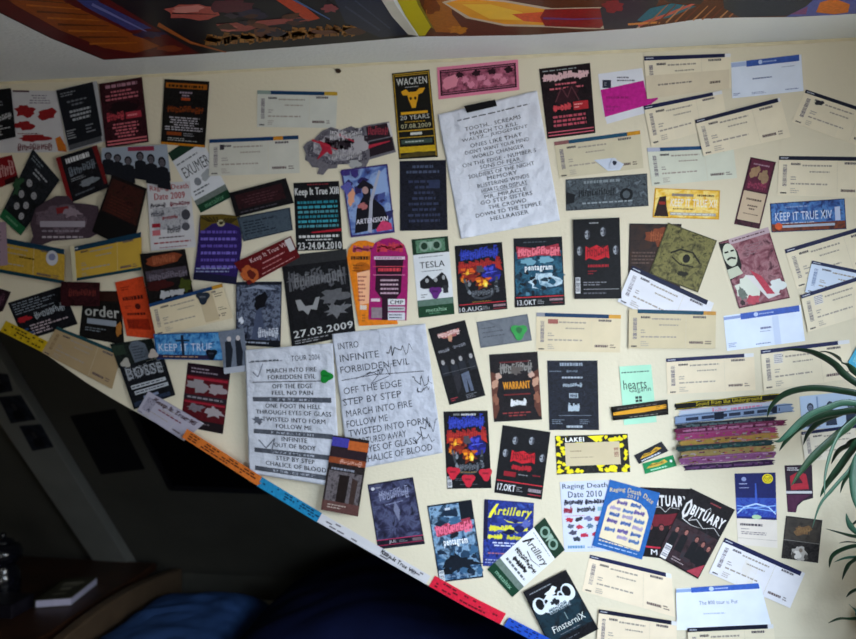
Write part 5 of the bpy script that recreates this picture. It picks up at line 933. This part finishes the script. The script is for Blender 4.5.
cloth('duvet',px0+.46,.19,XR-.40,RY-.26,lambda x,y,u,v:.5415+dome(u,v)*(.19+fold(x,y)+.10*math.sin(min(1,u*2)*math.pi*.8)),M('0c1230',.9,.08,.1,14,.3,40),'dark navy duvet heaped on the bed','duvet')
# ------------------------------------------------------------------ plants on the window sill
def leaf(parent,pts,w,mat,name='leaf'):
    P=[]
    pts=[Vector(p) for p in pts]
    q=[pts[0]*2-pts[1]]+pts+[pts[-1]*2-pts[-2]]
    for i in range(1,len(q)-2):
        for k in range(6):
            t=k/6; a,b,c,d=q[i-1],q[i],q[i+1],q[i+2]
            P.append(.5*((2*b)+(c-a)*t+(2*a-5*b+4*c-d)*t*t+(3*b-a-3*c+d)*t**3))
    P.append(q[-2]); n=len(P); vs=[];fs=[]
    for i,p in enumerate(P):
        t=i/(n-1); tg=(P[min(i+1,n-1)]-P[max(i-1,0)]).normalized()
        side=tg.cross(Vector((0,.85,.55))); side=side.normalized() if side.length>1e-4 else Vector((1,0,0)); nn=side.cross(tg).normalized()
        ww=w*(min(1,(1-t)*3.2)**.75)*(.45+.55*min(1,t*3))
        for k,(a,b) in enumerate([(-1,.22),(-.5,.05),(0,-.08),(.5,.05),(1,.22)]): vs.append(p+side*ww*.5*a+nn*ww*.5*b)
        for k,(a,b) in enumerate([(1,.22),(.5,.05),(0,-.08),(-.5,.05),(-1,.22)]): vs.append(p+side*ww*.5*a*.98+nn*(ww*.5*b-.0006))
    for i in range(n-1):
        for k in range(10): fs.append((i*10+k,i*10+(k+1)%10,(i+1)*10+(k+1)%10,(i+1)*10+k))
    fs.append(tuple(reversed(range(10)))); fs.append(tuple(range((n-1)*10,n*10)))
    return meshobj(name,vs,fs,mat,None,parent,P[0],True)
def yp(px,py,y): return onplane(px,py,(0,y,0),(0,1,0))
GR=M('1d3d28',.4,.45,.15,25); GD=M('18301f',.4,.45,.15,25); GLt=M('2f5443',.4,.45,.12,25)
SILL=1.04
def pot(name,x,y,h,r,col,label,cat='potted plant'):
    e=empty(name,(x,y,SILL),label,cat)
    lathe('pot',[(r*.68,0),(r*.72,.005),(r*.95,h*.82),(r*1.04,h*.83),(r*1.06,h*.99),(r,h),(r*.93,h*.985),(r*.9,h*.88),(.01,h*.87)],M(col,.5,.4,.05,20),(x,y,SILL),e)
    lathe('soil',[(r*.88,h*.872),(r*.88,h*.9),(r*.5,h*.92),(.005,h*.925)],M('2a1c12',.95,.05,.3,90,.5,150),(x,y,SILL),e)
    return e
cr=yp(965,440,-.30)
p1=pot('potted_spider_plant',cr.x+.02,cr.y,.19,.085,'a85c38','tall strap-leaved green plant arching in from the right edge')
p1z=SILL+.19
meshobj_stem=lathe('stem',[(.012,.165),(.010,cr.z-SILL-.01),(.006,cr.z-SILL+.01)],M('5a6a34',.6),(cr.x+.02,cr.y,SILL),p1,12)
L1=[([(782,349.5),(800,350),(816,354),(834,364),(853,381),(890,412)],-.20,9,GD),([(818,352),(828,352.5),(842,361),(858,374),(895,408)],-.17,9,GR),
([(767,417.5),(771,407),(781,397),(795,391),(815,388.5),(840,391),(870,398),(910,414)],-.22,10,GD),([(773,441),(780,441),(791,432),(806,418),(826,409),(856,404),(900,418)],-.26,10,GLt),
([(779,451),(787,440),(799,428),(818,418),(840,413),(870,412),(910,424)],-.22,11,GD),([(803,445),(808,434),(818,424),(836,416),(860,412),(905,424)],-.18,9,GD),
([(791,486),(800,473),(812,459),(828,444),(845,430),(865,420),(910,424)],-.28,12,GR),([(825,500),(824.5,482),(828,462),(836,440),(848,424),(875,412),(915,426)],-.31,4,GLt),
([(831,464),(838,452),(848,446),(862,440),(910,436)],-.22,9,GD),([(820,497),(826,486),(838,470),(852,451),(866,440),(915,438)],-.25,10,GR),([(812,528),(820,505),(832,490),(848,472),(866,455),(915,440)],-.29,5,GLt),
([(840,493),(844,482),(852,471),(866,458),(910,444)],-.2,6,GR),([(858,512),(855,495),(856,475),(862,455),(885,440),(925,438)],-.3,14,GLt),
([(1010,500),(1000,460),(985,430)],-.42,11,GR),([(1040,470),(1010,420),(985,425)],-.4,11,GD),([(930,330),(945,370),(960,420)],-.38,11,GR),([(1000,340),(985,380),(968,425)],-.42,11,GD),([(1050,420),(1020,395),(985,420)],-.3,11,GLt)]
for pts,y,wpx,m in L1:
    n=len(pts); P=[]
    for i,(x,yy) in enumerate(pts):
        t=i/(n-1); P.append(yp(x,yy,y+(cr.y-y)*t))
    P=P[::-1]; P[0]=(P[0]+cr)/2; P=[cr]+P
    leaf(p1,P,wpx*.98/F,m)
c2=yp(925,560,-.17)
p2=pot('potted_plant',c2.x+.03,c2.y,.10,.05,'c8c4b8','small narrow-leaved green plant in lower right corner')
lathe('stem',[(.006,.085),(.005,c2.z-SILL)],M('4a5a2c',.6),(c2.x+.03,c2.y,SILL),p2,10)
L2=[([(826,528.5),(836,532),(850,536),(875,541)],6),([(829,568),(832,557),(842,550),(858,546),(880,548)],6),([(846,513),(849,523),(856,532),(880,545)],6),([(839,543),(850,542),(872,546)],4),([(842,580),(846,570),(852,562),(870,556)],4.5),([(834,562),(846,558),(862,557),(880,556)],4),
([(828,623),(840,619),(856,619),(885,612)],6),([(846,597),(854,591),(870,588),(890,580)],6),([(849,604),(856,611),(870,620)],5),([(848,528),(862,520),(880,530)],5),([(858,505),(866,520),(885,540)],6),([(990,520),(960,530),(935,550)],6),([(985,600),(960,580),(935,562)],6),([(940,480),(940,510),(930,545)],6)]
for i,(pts,wpx) in enumerate(L2):
    n=len(pts); y=-.10-.02*(i%3); P=[yp(x,yy,y+(c2.y-y)*k/(n-1)) for k,(x,yy) in enumerate(pts)]
    leaf(p2,[c2]+P[::-1],wpx*1.3/F,[GR,GD,GLt][i%3])
